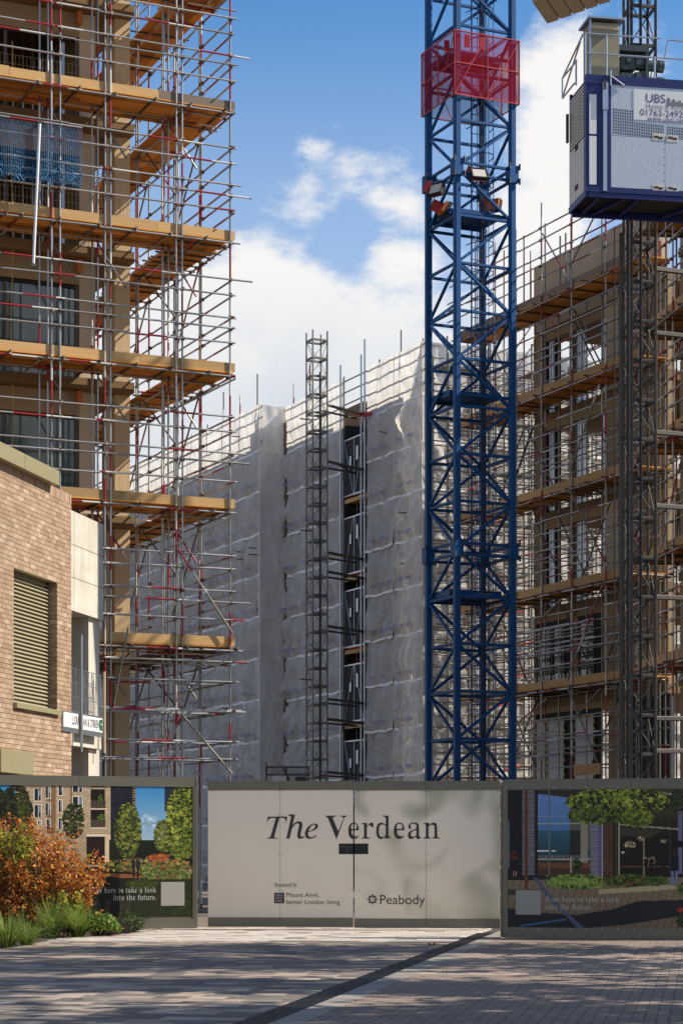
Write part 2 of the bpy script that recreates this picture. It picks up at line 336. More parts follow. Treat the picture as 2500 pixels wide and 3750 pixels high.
def lay(parent, items, w, d, meshes, name, limit=300):
    """items: (a, b, material index, dz)"""
    def key(i):
        p = GF.p(i[0], i[1], 0); return (0 if abs(p.x / p.y) < .162 and p.y > 19.3 else 1, p.y)
    items.sort(key=key)
    for a, b, k, dz, w in items[:limit]:
        link(name, meshes[k], parent, basis(GF.p(a, b, -.06 + dz), (GF.ex[0], GF.ex[1], 0), (GF.ey[0], GF.ey[1], 0), (0, 0, 1), (w, d, .06)))
    rest = MB()
    for a, b, k, dz, w in items[limit:]:
        T = np.array(basis(GF.p(a, b, -.06 + dz), (GF.ex[0], GF.ex[1], 0), (GF.ey[0], GF.ey[1], 0), (0, 0, 1), (w, d, .06)))
        me = meshes[k]; vs = np.array([v.co[:] + (1,) for v in me.vertices]); rest.add((vs @ T.T)[:, :3].tolist(), [tuple(p.vertices) for p in me.polygons], k)
    tagit(rest.build(name + '_field', [m.materials[0] for m in meshes], parent), kind='stuff')
def do_paving():
    rnd = random.Random(3)
    W, D = .40, .34
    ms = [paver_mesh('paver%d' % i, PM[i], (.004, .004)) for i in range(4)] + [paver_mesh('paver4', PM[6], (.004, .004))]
    it = []
    for j in range(-12, 84):
        off = rnd.choice((0, .33, .5, .66)) * W
        for i in range(0, 42):
            a = -.17 - W * (i + .5) - off + W * .66; b = j * (D + .004) + .15; w = W
            if a + W / 2 > -.166:
                e = -.166; s0 = a - W / 2
                if e - s0 < .03: continue
                w = e - s0; a = s0 + w / 2
            p = GF.p(a, b, 0)
            if p.y > 43.6 or p.x < -.162 * p.y - 3.2 or p.y < 16.5 or in_poly(p.x, p.y, BED): continue
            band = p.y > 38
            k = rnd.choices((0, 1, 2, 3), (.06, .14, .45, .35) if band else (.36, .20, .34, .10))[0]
            if p.y > 37.2 and rnd.random() < .8: k = 4  # paler pavers put the sunlit strip before the gates into the colour
            it.append((a, b, k, rnd.uniform(-.0015, .0025), w - .005))
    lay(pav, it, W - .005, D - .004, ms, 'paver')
    W, D = .118, .235
    ms = [None] * 6
    for i in range(6): ms[i] = paver_mesh('block%d' % i, PM[i], (.2, .15))
    it = []
    for j in range(-14, 88):
        for i in range(0, 80):
            a = .47 + W * (i + .5); b = j * D
            p = GF.p(a, b, 0)
            if p.y > 38.45 and p.x > 2.7: continue
            if p.y > 43 or p.x > .162 * p.y + 2.2 or p.y < 17: continue
            k = 5 if 27.6 < p.y < 32.6 else 4
            if 27.2 < p.y < 27.6: k = 3
            it.append((a, b, k, rnd.uniform(-.002, .002), W - .003))
    lay(pav, it, W - .003, D - .003, ms, 'block_paver')
    for j in range(-5, 38):                           # pale edging units beside the drain
        link('edging_unit', unit('box', M['kerb']), pav, GF.boxM(.165, .462, j * .6 + .004, j * .6 + .596, -.06, .001))
    dr = thing('slot_drain', GF.p(0, 0, 0), 'long dark slotted iron drain channel running diagonally across the paving', 'drain')
    fbox('channel', GF, -.16, .16, -4.5, 20.6, -.08, -.03, M['bedding'], dr)
    for j in range(-9, 41):                           # grate units, seven slots each
        b = MB()
        for i in range(8): b.box(GF.boxM(-.155 + i * .043, -.131 + i * .043, j * .5 + .005, j * .5 + .495, -.035, .0))
        for q in (.02, .25, .47): b.box(GF.boxM(-.158, .158, j * .5 + q, j * .5 + q + .012, -.034, -.002))
        b.build('grate', M['grate'], dr)
do_paving()
bb = MB(); bb.add([(x, y, -.012) for x, y in BED], [tuple(range(len(BED)))]); bb.build('planting_bed', M['soil'])['kind'] = 'structure'
bk = MB()
for i in range(1, 6):                                 # pale stone edge round the bed
    p = Vector((*BED[i], 0)); q = Vector((*BED[i + 1], 0)); n = max(1, int((q - p).length / .7)); 
    for j in range(n):
        a = p.lerp(q, j / n); c = p.lerp(q, (j + 1) / n); d = (c - a).normalized(); e = Vector((d.y, -d.x, 0))
        bk.box(basis((a + c) / 2 + e * .08 + Vector((0, 0, -.02)), d, e, (0, 0, 1), ((c - a).length - .006, .16, .06)))
tagit(bk.build('bed_edging', M['kerb']), kind='structure')

# ================================================================== BRICK BUILDING, far left
AB = R(12.5)
WF = Fr(-6.143, 48.5, (-math.sin(AB), -math.cos(AB)), (-math.cos(AB), math.sin(AB)))   # a: towards the camera along the wall, b: into the wall
def brick_mats():
    m = mat('brick', (.345, .235, .152), .88, 0, .18, 9, .35, rand=.0, spec=.15, coords='Object')
    nt = m.node_tree; N = nt.nodes; L = nt.links; b = N['Principled BSDF']; old = b.inputs['Base Color'].links[0].from_socket
    oi = N.new('ShaderNodeObjectInfo'); cr = N.new('ShaderNodeValToRGB'); e = cr.color_ramp.elements
    e[0].color = (.235, .15, .093, 1); e[1].color = (.47, .36, .26, 1)
    for p, c in ((.25, (.305, .20, .128)), (.5, (.345, .235, .152)), (.75, (.39, .28, .19))): x = e.new(p); x.color = (*c, 1)
    L.new(oi.outputs['Random'], cr.inputs[0])
    mx = N.new('ShaderNodeMixRGB'); mx.blend_type = 'MIX'; mx.inputs['Fac'].default_value = .55; L.new(old, mx.inputs['Color1']); L.new(cr.outputs[0], mx.inputs['Color2']); L.new(mx.outputs[0], b.inputs['Base Color'])
    return m
def do_brick_building():
    bld = thing('brick_building', WF.p(0, 0, 0), 'brown brick building with louvred window and gold coping at left edge', 'building')
    bm = brick_mats(); rnd = random.Random(5)
    ztop = uz(1812, 48.5); H = .104; BL = .285
    wa0, wa1 = WF.at(210), WF.at(51); wz1 = WF.zat(210, 2132); wz0 = WF.zat(210, 2600)
    amax = 9.5
    # backing wall of mortar with a hole for the window
    for nm, (x0, x1, z0, z1) in {'a': (0, wa0, 0, ztop), 'b': (wa1, amax, 0, ztop), 'c': (wa0, wa1, 0, wz0), 'd': (wa0, wa1, wz1, ztop)}.items():
        fbox('wall', WF, x0, x1, .026, .45, z0, z1, M['mortar'], bld)
    fbox('wall', WF, .0, .30, .45, 6, 0, ztop, M['mortar'], bld)
    items = []
    rows = int((ztop - .23) / H)
    for r in range(rows):
        z = ztop - .235 - (r + 1) * H
        if z < 2.3: break
        off = (r % 2) * BL / 2
        n = int(amax / BL) + 2
        for i in range(n):
            a0 = i * BL - off + .0; a1 = a0 + BL
            a0 = max(a0, 0); a1 = min(a1, amax)
            if a1 - a0 < .03: continue
            segs = [(a0, a1)]
            if z + H > wz0 + .01 and z < wz1 - .01:
                segs = []
                if a0 < wa0: segs.append((a0, min(a1, wa0)))
                if a1 > wa1: segs.append((max(a0, wa1), a1))
            for s0, s1 in segs:
                if s1 - s0 < .03: continue
                j = rnd.uniform(0, .004)
                items.append(WF.boxM(s0 + .004, s1 - .004, -j, .09, z + .006, z + H - .004))
        # jamb bricks seen in the reveal
        if z > wz0 and z + H < wz1:
            for q in range(1 + (r % 2)):
                w = .25 if r % 2 == 0 else .12
                items.append(WF.boxM(wa0 - .05, wa0 + .002, .004 + q * .13, .004 + q * .13 + w - .01, z + .006, z + H - .004))
    for i in range(int(amax / .08)):                  # soldier course under the coping
        items.append(WF.boxM(i * .08 + .004, i * .08 + .076, -rnd.uniform(0, .004), .09, ztop - .229, ztop - .004))
    # bricks in view first
    def vis(Mx):
        p = Mx.translation; u = CU + FOC * p.x / p.y
        return 0 if -10 < u else 1
    items.sort(key=lambda Mx: (vis(Mx), (Mx.translation - cam.location).length))
    for Mx in items[:300]: link('brick', unit('box', bm), bld, Mx)
    # the rest, in five joined shades so that the field is as mixed as the single bricks
    shades = [mat('brick_shade', c, .88, 0, .18, 9, .35, spec=.15) for c in ((.27, .175, .11), (.315, .21, .135), (.345, .235, .152), (.375, .26, .172), (.44, .325, .23))]
    b = MB()
    for Mx in items[300:]: b.box(Mx, rnd.choices(range(5), (1, 2.2, 2.4, 2, .8))[0])
    tagit(b.build('brick_field', shades, bld), kind='stuff')
    # window: frame, louvre blades, sill, lintel trim
    w = link('window', unit('box', M['louvre']), bld, WF.boxM(wa0 + .01, wa1 - .01, .26, .30, wz0, wz1))
    fbox('frame', WF, wa0, wa0 + .05, .19, .255, wz0, wz1, M['frame'], w)
    fbox('frame', WF, wa1 - .06, wa1, .17, .255, wz0, wz1, M['louvre'], w)
    fbox('frame', WF, wa0, wa1, .0, .255, wz1 - .012, wz1 + .02, M['gold'], w)
    n = int((wz1 - wz0) / .084)
    for i in range(n):
        z = wz0 + .06 + i * (wz1 - wz0 - .06) / n
        c = WF.p((wa0 + wa1) / 2, .215, z); ex = (WF.ex[0], WF.ex[1], 0); dn = Vector((-WF.ey[0], -WF.ey[1], -.95)).normalized(); nn = Vector(ex).cross(dn)
        link('blade', unit('box', M['louvre']), w, basis(c, ex, dn, nn, (wa1 - wa0 - .10, .085, .012)))
    fbox('sill', WF, wa0 - .06, wa1 + .03, -.09, .2, wz0 - .12, wz0 - .01, M['gold'], bld)
    ac = WF.at(187)
    cp = fbox('coping', WF, ac, amax, -.20, .5, ztop - .02, ztop + .30, M['gold'], bld)
    for i in range(1, 4): fbox('joint', WF, ac + i * 2.1, ac + i * 2.1 + .008, -.204, -.19, ztop - .02, ztop + .30, M['frame'], cp)
    b0, b1 = WF.at(125, -.35), WF.at(5, -.35)
    fbox('canopy_box', WF, b0, b1, -.35, .1, WF.zat(125, 2838, -.35), WF.zat(125, 2757, -.35), M['gold'], bld)
do_brick_building()

def do_concrete_block():
    cf = Fr(*WF.p(0, .16, 0)[:2], (math.sin(AB), math.cos(AB)), (-math.cos(AB), math.sin(AB)))      # a: away, b: into the building
    t = thing('concrete_frame', cf.p(.5, .3, 0), 'raw concrete upstand, columns and slabs between brick wall and scaffold', 'concrete frame')
    e = cf.at(380); z1 = cf.zat(380, 1922); z0 = cf.zat(380, 2272)
    blk = fbox('upstand', cf, -.5, e, 0, .32, z0, z1, M['conc'], t)
    for q in (.33, .66): fbox('board_mark', cf, -.5, e, -.004, .01, z0 + (z1 - z0) * q, z0 + (z1 - z0) * q + .012, M['mortar'], blk)
    fbox('board_mark', cf, .62, .63, -.004, .01, z0, z1, M['mortar'], blk)
    sz1 = cf.zat(375, 2702); sz0 = cf.zat(375, 2745)
    ca, cb = cf.at(325, .12), cf.at(365, .12)
    for lo, hi in ((0, sz0 - .004), (sz1 + .004, z0 - .004)):
        fbox('column', cf, ca, cb, .12, .55, lo, hi, M['conc'], t)
        fbox('column', cf, ca - 1.6, ca - 1.2, .5, .9, lo, hi, M['conc'], t)
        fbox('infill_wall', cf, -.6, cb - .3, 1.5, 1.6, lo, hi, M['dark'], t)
    fbox('slab', cf, -.6, cf.at(372), .0, 3.0, sz0, sz1, M['conc'], t)
    fbox('slab', cf, -.6, e - .05, .33, 3.0, z0, z0 + .25, M['conc'], t)
    # mesh edge-protection barrier on the slab
    fz = sz1 + .02; 
    bt = thing('mesh_barrier', cf.p(.6, -.1, fz), 'grey wire mesh edge barrier on the concrete slab', 'barrier')
    top = cf.zat(300, 2460); s0 = cf.at(255, -.12); s1 = cf.at(380, -.12)
    g = MB()
    n = int((s1 - s0) / .075)
    for i in range(n + 1):
        a = s0 + (s1 - s0) * i / n; k = .03 * math.sin(i * 1.7)
        g.tube(cf.p(a, -.12 + k, fz + .12), cf.p(a, -.12 - k, top), .0065, 4)
    for j in range(5): g.tube(cf.p(s0, -.12, fz + .12 + (top - fz - .12) * j / 4), cf.p(s1, -.12, fz + .12 + (top - fz - .12) * j / 4), .009, 4)
    g.build('mesh_panel', M['stud'], bt)
    pa = cf.at(299, -.2)
    tube('post', cf.p(pa, -.2, fz - .45), cf.p(pa, -.2, cf.zat(299, 2325, -.2)), .032, M['stud'], bt)
    tube('post', cf.p(s1, -.14, fz - .4), cf.p(s1, -.14, top + .1), .03, M['clt_pale'], bt)
    return cf, fz
CF, CFZ = do_concrete_block()

# ================================================================== LEFT BUILDING AND ITS SCAFFOLD
LF = Fr(-2.870, 55.0, D2, D1)                         # a along the front (0 at the outer corner, negative to the left), b away
LZ = [24.05, 20.94, 17.59, 14.17, 10.65, 7.08]        # top of toe board, floor by floor
def do_left_building():
    t = thing('apartment_building', LF.p(-5, 3, 0), 'beige framed apartment block under construction behind the left scaffold', 'building')
    wl = LF.at(350, 2.2)
    zs = [27.5] + LZ + [3.6]
    for i, z in enumerate(zs):
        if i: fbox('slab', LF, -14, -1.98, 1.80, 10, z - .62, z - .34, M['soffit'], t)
    for i in range(len(zs) - 1):
        z1 = zs[i] - .63; z0 = zs[i + 1] - .33
        if i == len(zs) - 2: z0 = 0
        # corner post with a narrower rebated strip
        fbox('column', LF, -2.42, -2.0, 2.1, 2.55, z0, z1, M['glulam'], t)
        fbox('column', LF, -2.60, -2.425, 2.25, 2.6, z0, z1, M['clt_pale'], t)
        # front wall: pier, spandrel, sill, window opening
        xo0, xo1 = LF.at(-260, 2.2), LF.at(292, 2.2)
        fbox('wall', LF, xo1, wl, 2.2, 2.5, z0, z1, M['clt_pale'], t)
        fbox('wall', LF, xo0, xo1, 2.2, 2.5, z1 - .62, z1, M['clt'], t)
        fbox('wall', LF, -14, xo0, 2.2, 2.5, z0, z1, M['clt'], t)
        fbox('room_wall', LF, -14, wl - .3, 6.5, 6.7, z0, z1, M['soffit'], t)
        fbox('room_wall', LF, wl - .34, wl - .14, 2.52, 6.5, z0, z1, M['clt'], t)
        w = link('window', unit('box', M['frame']), t, LF.boxM(xo1 - .10, xo1 - .01, 2.26, 2.36, z0, z1 - .63))
        for q in (2.0, 3.6): fbox('mullion', LF, xo1 - q, xo1 - q + .08, 2.26, 2.36, z0, z1 - .63, M['frame'], w)
        fbox('head', LF, xo0, xo1 - .1, 2.26, 2.36, z1 - .72, z1 - .64, M['black'], w)
        if i in (3, 4):
            for k in range(3):
                e0 = xo1 - .11 if k == 0 else xo1 - (2.0, 3.6)[k - 1] - .01
                e1 = xo1 - (1.91, 3.5, 5.2)[k]
                fbox('pane', LF, e1, e0, 2.30, 2.315, z0, z1 - .73, M['glass'], w)
        if i in (1, 2):                               # bare steel studs inside
            for k in range(9):
                fbox('stud', LF, xo1 - .5 - k * .16, xo1 - .46 - k * .16, 3.0 + k * .38, 3.05 + k * .38, z0 + .1, z1 - .05 - k * .02, M['stud'], t)
            fbox('stud', LF, xo1 - .42, xo1 - .34, 2.40, 2.46, z0, z1 - .7, M['stud'], t)
        fbox('duct', LF, LF.at(296, 1.9) - .07, LF.at(296, 1.9) + .07, 1.95, 2.1, z1 - .34, z1 - .02, M['orange'], t) if i else None
    return t
do_left_building()

def scaffold(fr, t, zs, outer, inner, a0, a1, wid, nplank, rails, mt, mi, seed, extra_up=2.4, toe_mats=None, trans_step=1.0, over=.12, z_bottom=0.0, coup=None):
    """standards, ledgers, guard rails, transoms, planks and toe boards of one straight run; outer face at ey=0, inside at ey>0"""
    rnd = random.Random(seed); coup = [] if coup is None else coup
    def cp(p): coup.append(Matrix.Translation(p) @ Matrix.Rotation(rnd.uniform(0, 3.1), 4, 'Z') @ Matrix.Diagonal((.085, .085, .095, 1)))
    def run(nm, b, z, m, r=.0255, e0=None, e1=None):
        x = a0 if e0 is None else e0; end = a1 if e1 is None else e1; x -= rnd.uniform(.05, .35)
        while x < end - .3:
            n = min(x + rnd.choice((4.9, 6.4, 5.6)), end)
            if end - n < 1.2: n = end + (rnd.uniform(-.02, .08) if rnd.random() < .75 else rnd.uniform(.15, .5))
            dz = rnd.uniform(-.02, .02)
            tube(nm, fr.p(x, b, z + dz), fr.p(n, b, z + rnd.uniform(-.025, .025)), r, m, t); x = n - .02
    ztop = zs[0] + extra_up
    for col, b, m in ((outer, 0, mt), (inner, wid, mi)):
        for a in col:
            z = z_bottom
            while z < ztop - .2:
                n = min(z + rnd.choice((6.4, 5.0, 4.0)), ztop + rnd.uniform(-.4, .3)) if z > z_bottom else z + rnd.uniform(3, 6)
                tube('standard', fr.p(a, b, z), fr.p(a + rnd.uniform(-.01, .01), b, n), .027, m, t); z = n
    for z in zs:
        run('ledger', -.06, z - .36, mt); run('ledger', wid - .06, z - .37, mi)
        for h in rails:
            hh = z + h + rnd.uniform(-.03, .03); run('guard_rail', -.058, hh, mt)
            for a in outer:
                if a0 <= a <= a1 + .3: cp(fr.p(a, -.03, hh))
        a = a0 + rnd.uniform(0, .4)
        while a < a1 + .05:
            tube('transom', fr.p(a, -over - rnd.uniform(0, .12), z - .30), fr.p(a, nplank * .235 + .1 + rnd.uniform(0, .25), z - .30), .0255, M['dark_tube'] if rnd.random() < .55 else mi, t)
            cp(fr.p(a, -.06, z - .33)); a += trans_step * rnd.choice((.45, 1, 1, 1.1))
        for a in outer: cp(fr.p(a, -.03, z - .36))
        for a in inner: cp(fr.p(a, wid - .03, z - .37))
        for j in range(nplank):
            x = a0 - rnd.uniform(0, 3)
            while x < a1:
                n = min(x + 3.9, a1)
                if n - max(x, a0) > .2: fbox('plank', fr, max(x, a0) + .004, n - .004, .03 + j * .235, .03 + j * .235 + .222, z - .262 + rnd.uniform(-.012, .012), z - .222, M['board'], t)
                x = n
        x = a0 - rnd.uniform(0, 2.5)
        while x < a1 + .05:
            n = min(x + 3.9, a1 + .05)
            if n - max(x, a0) > .1:
                tm = (toe_mats or (lambda *_: M['toe']))(z, n); fbox('toe_board', fr, max(x, a0) + .004, n - .004, .035, .075, z - .222, z + rnd.uniform(-.012, .012), tm, t)
            x = n
    return coup
LS = thing('tube_scaffold', LF.p(-2, .5, 0), 'tall silver and red tube scaffold with orange board lifts on left building', 'scaffold')
def do_left_scaffold():
    us = (-190, -165, 0 - 14, 190, 221, 385, 406, 646, 668, 843)
    outer = [LF.at(u) for u in us]; inner = list(outer[:-1]) + [-1.05]
    rails = (.45, .88, 1.14, 1.73, 2.1)
    toe = lambda z, n: M['toe_old'] if (abs(z - 20.94) < .1 and n > -.5) else M['toe']
    cps = scaffold(LF, LS, LZ, outer, inner, -9.0, .10, 1.05, 7, rails, M['galv'], M['galv'], 11, 2.6, toe, .95)
    # return run round the corner
    RF = Fr(*LF.o, D1, (-D2[0], -D2[1]))
    ro = [2.1, 2.22, 4.2, 6.3, 8.4, 10.5, 12.6]
    scaffold(RF, LS, LZ, ro, [1.05, 2.1, 4.2, 4.35, 6.3, 8.4, 10.5, 12.6], 0.12, 13.0, 1.05, 5, rails, M['galv'], M['galv'], 12, 2.6, None, 1.05, coup=cps)
    rnd = random.Random(8)
    for v in (2423, 2496, 2601, 2606, 2716, 2780):   # ledgers of the lifts below the last boards
        z = uz(v, 54.8)
        for b in (-.058, 1.0):
            tube('ledger', LF.p(LF.at(395) - rnd.random() * .4, b, z), LF.p(.15 + rnd.random() * .3, b, z), .0255, M['galv'], LS)
        tube('ledger', LF.p(.06, -.2, z), LF.p(.06, 9, z), .0255, M['galv_old'], LS)
    for z in (5.18,):
        for k in range(8): tube('transom', LF.p(-k * .62 - .1, -.2, z + .05), LF.p(-k * .62 - .1, 1.4, z + .05), .0255, M['galv_old'], LS)
    def br(u0, v0, u1, v1, b=-.11, m=None): tube('brace', LF.pp(u0, v0, b), LF.pp(u1, v1, b), .0255, m or M['galv_old'], LS)
    for q in ((651, 2007, 852, 2320), (850, 2393, 637, 2574), (664, 2613, 850, 2833), (603, 2013, 857, 1887), (612, 1512, 862, 1387), (470, 2300, 415, 2595)): br(*q)
    for z in LZ[1:]:
        for a in (LF.at(222) , LF.at(406), LF.at(668)):
            tube('brace', LF.p(a + .02, 1.12, z - .42), LF.p(a + .75, .98, z - 1.55), .0255, M['galv_old'], LS)
            tube('brace', LF.p(a + .02, 3.1, z - .5), LF.p(a + 1.0, 3.2, z - 1.6), .0255, M['dark_tube'], LS) if a > -3 else None
        for b0 in (2.1, 6.3): tube('brace', LF.p(-.05, b0, z - .4), LF.p(-.05, b0 + 2.1, z - 2.6), .0255, M['galv_old'], LS)
    pieces('coupler', LS, cps, 'coupler', M['coupler'])
    # wire mesh guards on the inside edge of each lift
    g = MB()
    for z in LZ[1:3]:
        n = 72
        for i in range(n): a = -9 + i * .1; g.tube(LF.p(a, 1.72, z - .2), LF.p(a, 1.72, z + .95), .005, 3)
        for j in range(6): g.tube(LF.p(-9, 1.72, z - .2 + j * .23), LF.p(-1.9, 1.72, z - .2 + j * .23), .005, 3)
    tagit(g.build('mesh_guard', M['clt_pale'], LS), kind='stuff')
    # ladder inside at the foot
    ld = thing('ladder', LF.p(-.9, 2.2, 0), 'leaning metal ladder inside the foot of the left scaffold', 'ladder')
    p0, p1 = LF.pp(588, 2830, 1.4), LF.pp(560, 2640, 1.4); dx = Vector((.30, .1, 0))
    tube('stile', p0, p1, .025, M['stud'], ld); tube('stile', p0 + dx, p1 + dx, .025, M['stud'], ld)
    for i in range(9): tube('rung', p0.lerp(p1, .05 + i * .11), p0.lerp(p1, .05 + i * .11) + dx, .015, M['stud'], ld)
do_left_scaffold()

def do_net():
    t = thing('debris_net', LF.pp(150, 640, -.35), 'bright blue netting hung on the upper left scaffold rails', 'net')
    b0 = -.30; rnd = random.Random(4)
    a0, a1 = LF.at(-250, b0), LF.at(300, b0); zt = LF.zat(150, 452, b0); h = 1.42
    g = MB(); nx, nz = 74, 15
    def P(i, j):
        f = j / nz; a = a0 + (a1 - a0) * i / nx
        sag = .10 * math.sin(i * .7) * f
        return LF.p(a + .008 * math.sin(j * 2.1 + i), b0 + .05 * f * math.sin(i * .45) - .06 * f, zt - h * f - .035 * (i % 2) + sag * .25)
    for i in range(nx + 1):
        for j in range(nz):
            g.tube(P(i, j), P(i, j + 1), .0075, 3)
            if i < nx: g.tube(P(i, j), P(i + 1, j), .0065, 3)
    tagit(g.build('netting', M['bluenet'], t), kind='stuff')
    g = MB()                                          # gathered foot of the net
    for i in range(nx * 3):
        a = a0 + (a1 - a0) * i / (nx * 3); zb = zt - h + .34 * rnd.random()
        g.tube(LF.p(a, b0 - .05, zb), LF.p(a + rnd.uniform(-.14, .14), b0 + rnd.uniform(-.08, .1), zb - rnd.uniform(.02, .14)), .014, 3)
    tagit(g.build('gathered_hem', M['bluenet'], t), kind='stuff')
    for v in (432, 640): tube('hanging_rail', LF.pp(-250, v - 45, b0 + .02), LF.pp(302, v + 36, b0 + .02), .0255, M['galv'], t)
    p = thing('white_pole', LF.pp(122, 978, -.42), 'white painted pole hanging in front of the blue netting', 'pole')
    tube('shaft', LF.pp(147, 445, -.42), LF.pp(123, 975, -.42), .036, M['white_paint'], p)
    link('end_clamp', unit('coupler', M['galv_old']), p, Matrix.Translation(LF.pp(147, 448, -.40)) @ Matrix.Diagonal((.1, .1, .1, 1)))
    link('end_clamp', unit('coupler', M['galv_old']), p, Matrix.Translation(LF.pp(123, 972, -.40)) @ Matrix.Diagonal((.1, .1, .1, 1)))
    y = MB(); q = None
    for i in range(40):
        n = LF.pp(46 + 3 * math.sin(i * .4), 150 + i * 38, 1.9)
        if q is not None: y.tube(q, n, .012, 4)
        q = n
    tagit(y.build('yellow_cord', M['yellow'], None, LF.pp(50, 1600, 1.9)), 'thin yellow cord hanging down inside the left scaffold', 'cord')
do_net()
# ================================================================== SHEETED BUILDING
SX, SY = (1545 - CU) / FOC * 88.0, 88.0
SF = Fr(SX, SY, D1, D2)                               # a: along the face away to the left, b: into the building
ROOF = 20.55; STOP = 22.62
def sheet_panel(nm, fr, a0, a1, b, z0, z1, parent, seed, amp=.07, n=30, k=18, loose=0.):
    """one wrinkled sheet tied at its corners; a real surface with its own folds"""
    rnd = random.Random(seed); ph = [rnd.uniform(0, 6.28) for _ in range(8)]; fr_ = [rnd.uniform(.7, 1.4) for _ in range(8)]
    tilt = rnd.uniform(-.6, .6); vs = []; fs = []
    for j in range(k + 1):
        f = j / k
        for i in range(n + 1):
            e = i / n; a = a0 + (a1 - a0) * e
            edge = min(1, 6 * min(e, 1 - e)); hem = min(1, 5 * min(f, 1 - f) + .25)
            d = math.sin(e * 9 * fr_[0] + f * 2.2 * tilt + ph[0]) * .45 + math.sin(e * 21 * fr_[1] + f * 5 * tilt + ph[1]) * .30 + math.sin(e * 43 * fr_[2] + f * 8 + ph[2]) * .16 + math.sin(f * 7 * fr_[3] + e * 3 + ph[3]) * .35
            d += .5 * math.sin((e + f * tilt) * 13 * fr_[4] + ph[4]) * (1 - f)
            d += 1.1 * (1 - abs(math.sin((e - .5 + (f - .5) * tilt * 1.6) * 6.5 * fr_[5] + ph[5]))) ** 5 * (.5 + f) + .8 * (1 - abs(math.sin((e * 1.2 - f * tilt) * 15 * fr_[6] + ph[6]))) ** 4 + .5 * (1 - abs(math.sin((f * 1.4 + e * tilt) * 8 * fr_[7] + ph[7]))) ** 5
            bulge = math.sin(math.pi * e) * math.sin(math.pi * min(1, f * 1.1)) * rnd.uniform(.9, 1.1) * .7
            off = -(amp * (d * edge * hem + bulge) + loose * f * f)
            sag = .05 * math.sin(math.pi * e) * (1 if j in (0, k) else .6) + .02 * math.sin(e * 11 + ph[5])
            vs.append(fr.p(a, b + off, z1 + (z0 - z1) * f - sag))
    for j in range(k):
        for i in range(n): q = j * (n + 1) + i; fs.append((q, q + 1, q + n + 2, q + n + 1))
    m = MB(); m.add(vs, fs, 0, True)
    o = m.build(nm, M['sheet'], parent)
    hm = MB(); dv = Vector((fr.ey[0], fr.ey[1], 0)) * -.02
    for j, h in ((k, .10),):
        top_ = [vs[j * (n + 1) + i] + dv for i in range(0, n + 1)]
        hm.add([p + Vector((0, 0, h)) for p in top_] + top_, [(i, i + 1, n + 2 + i, n + 1 + i) for i in range(n)], 0, True)
    hm.build('hem', M['hem'], o)
    return o, vs
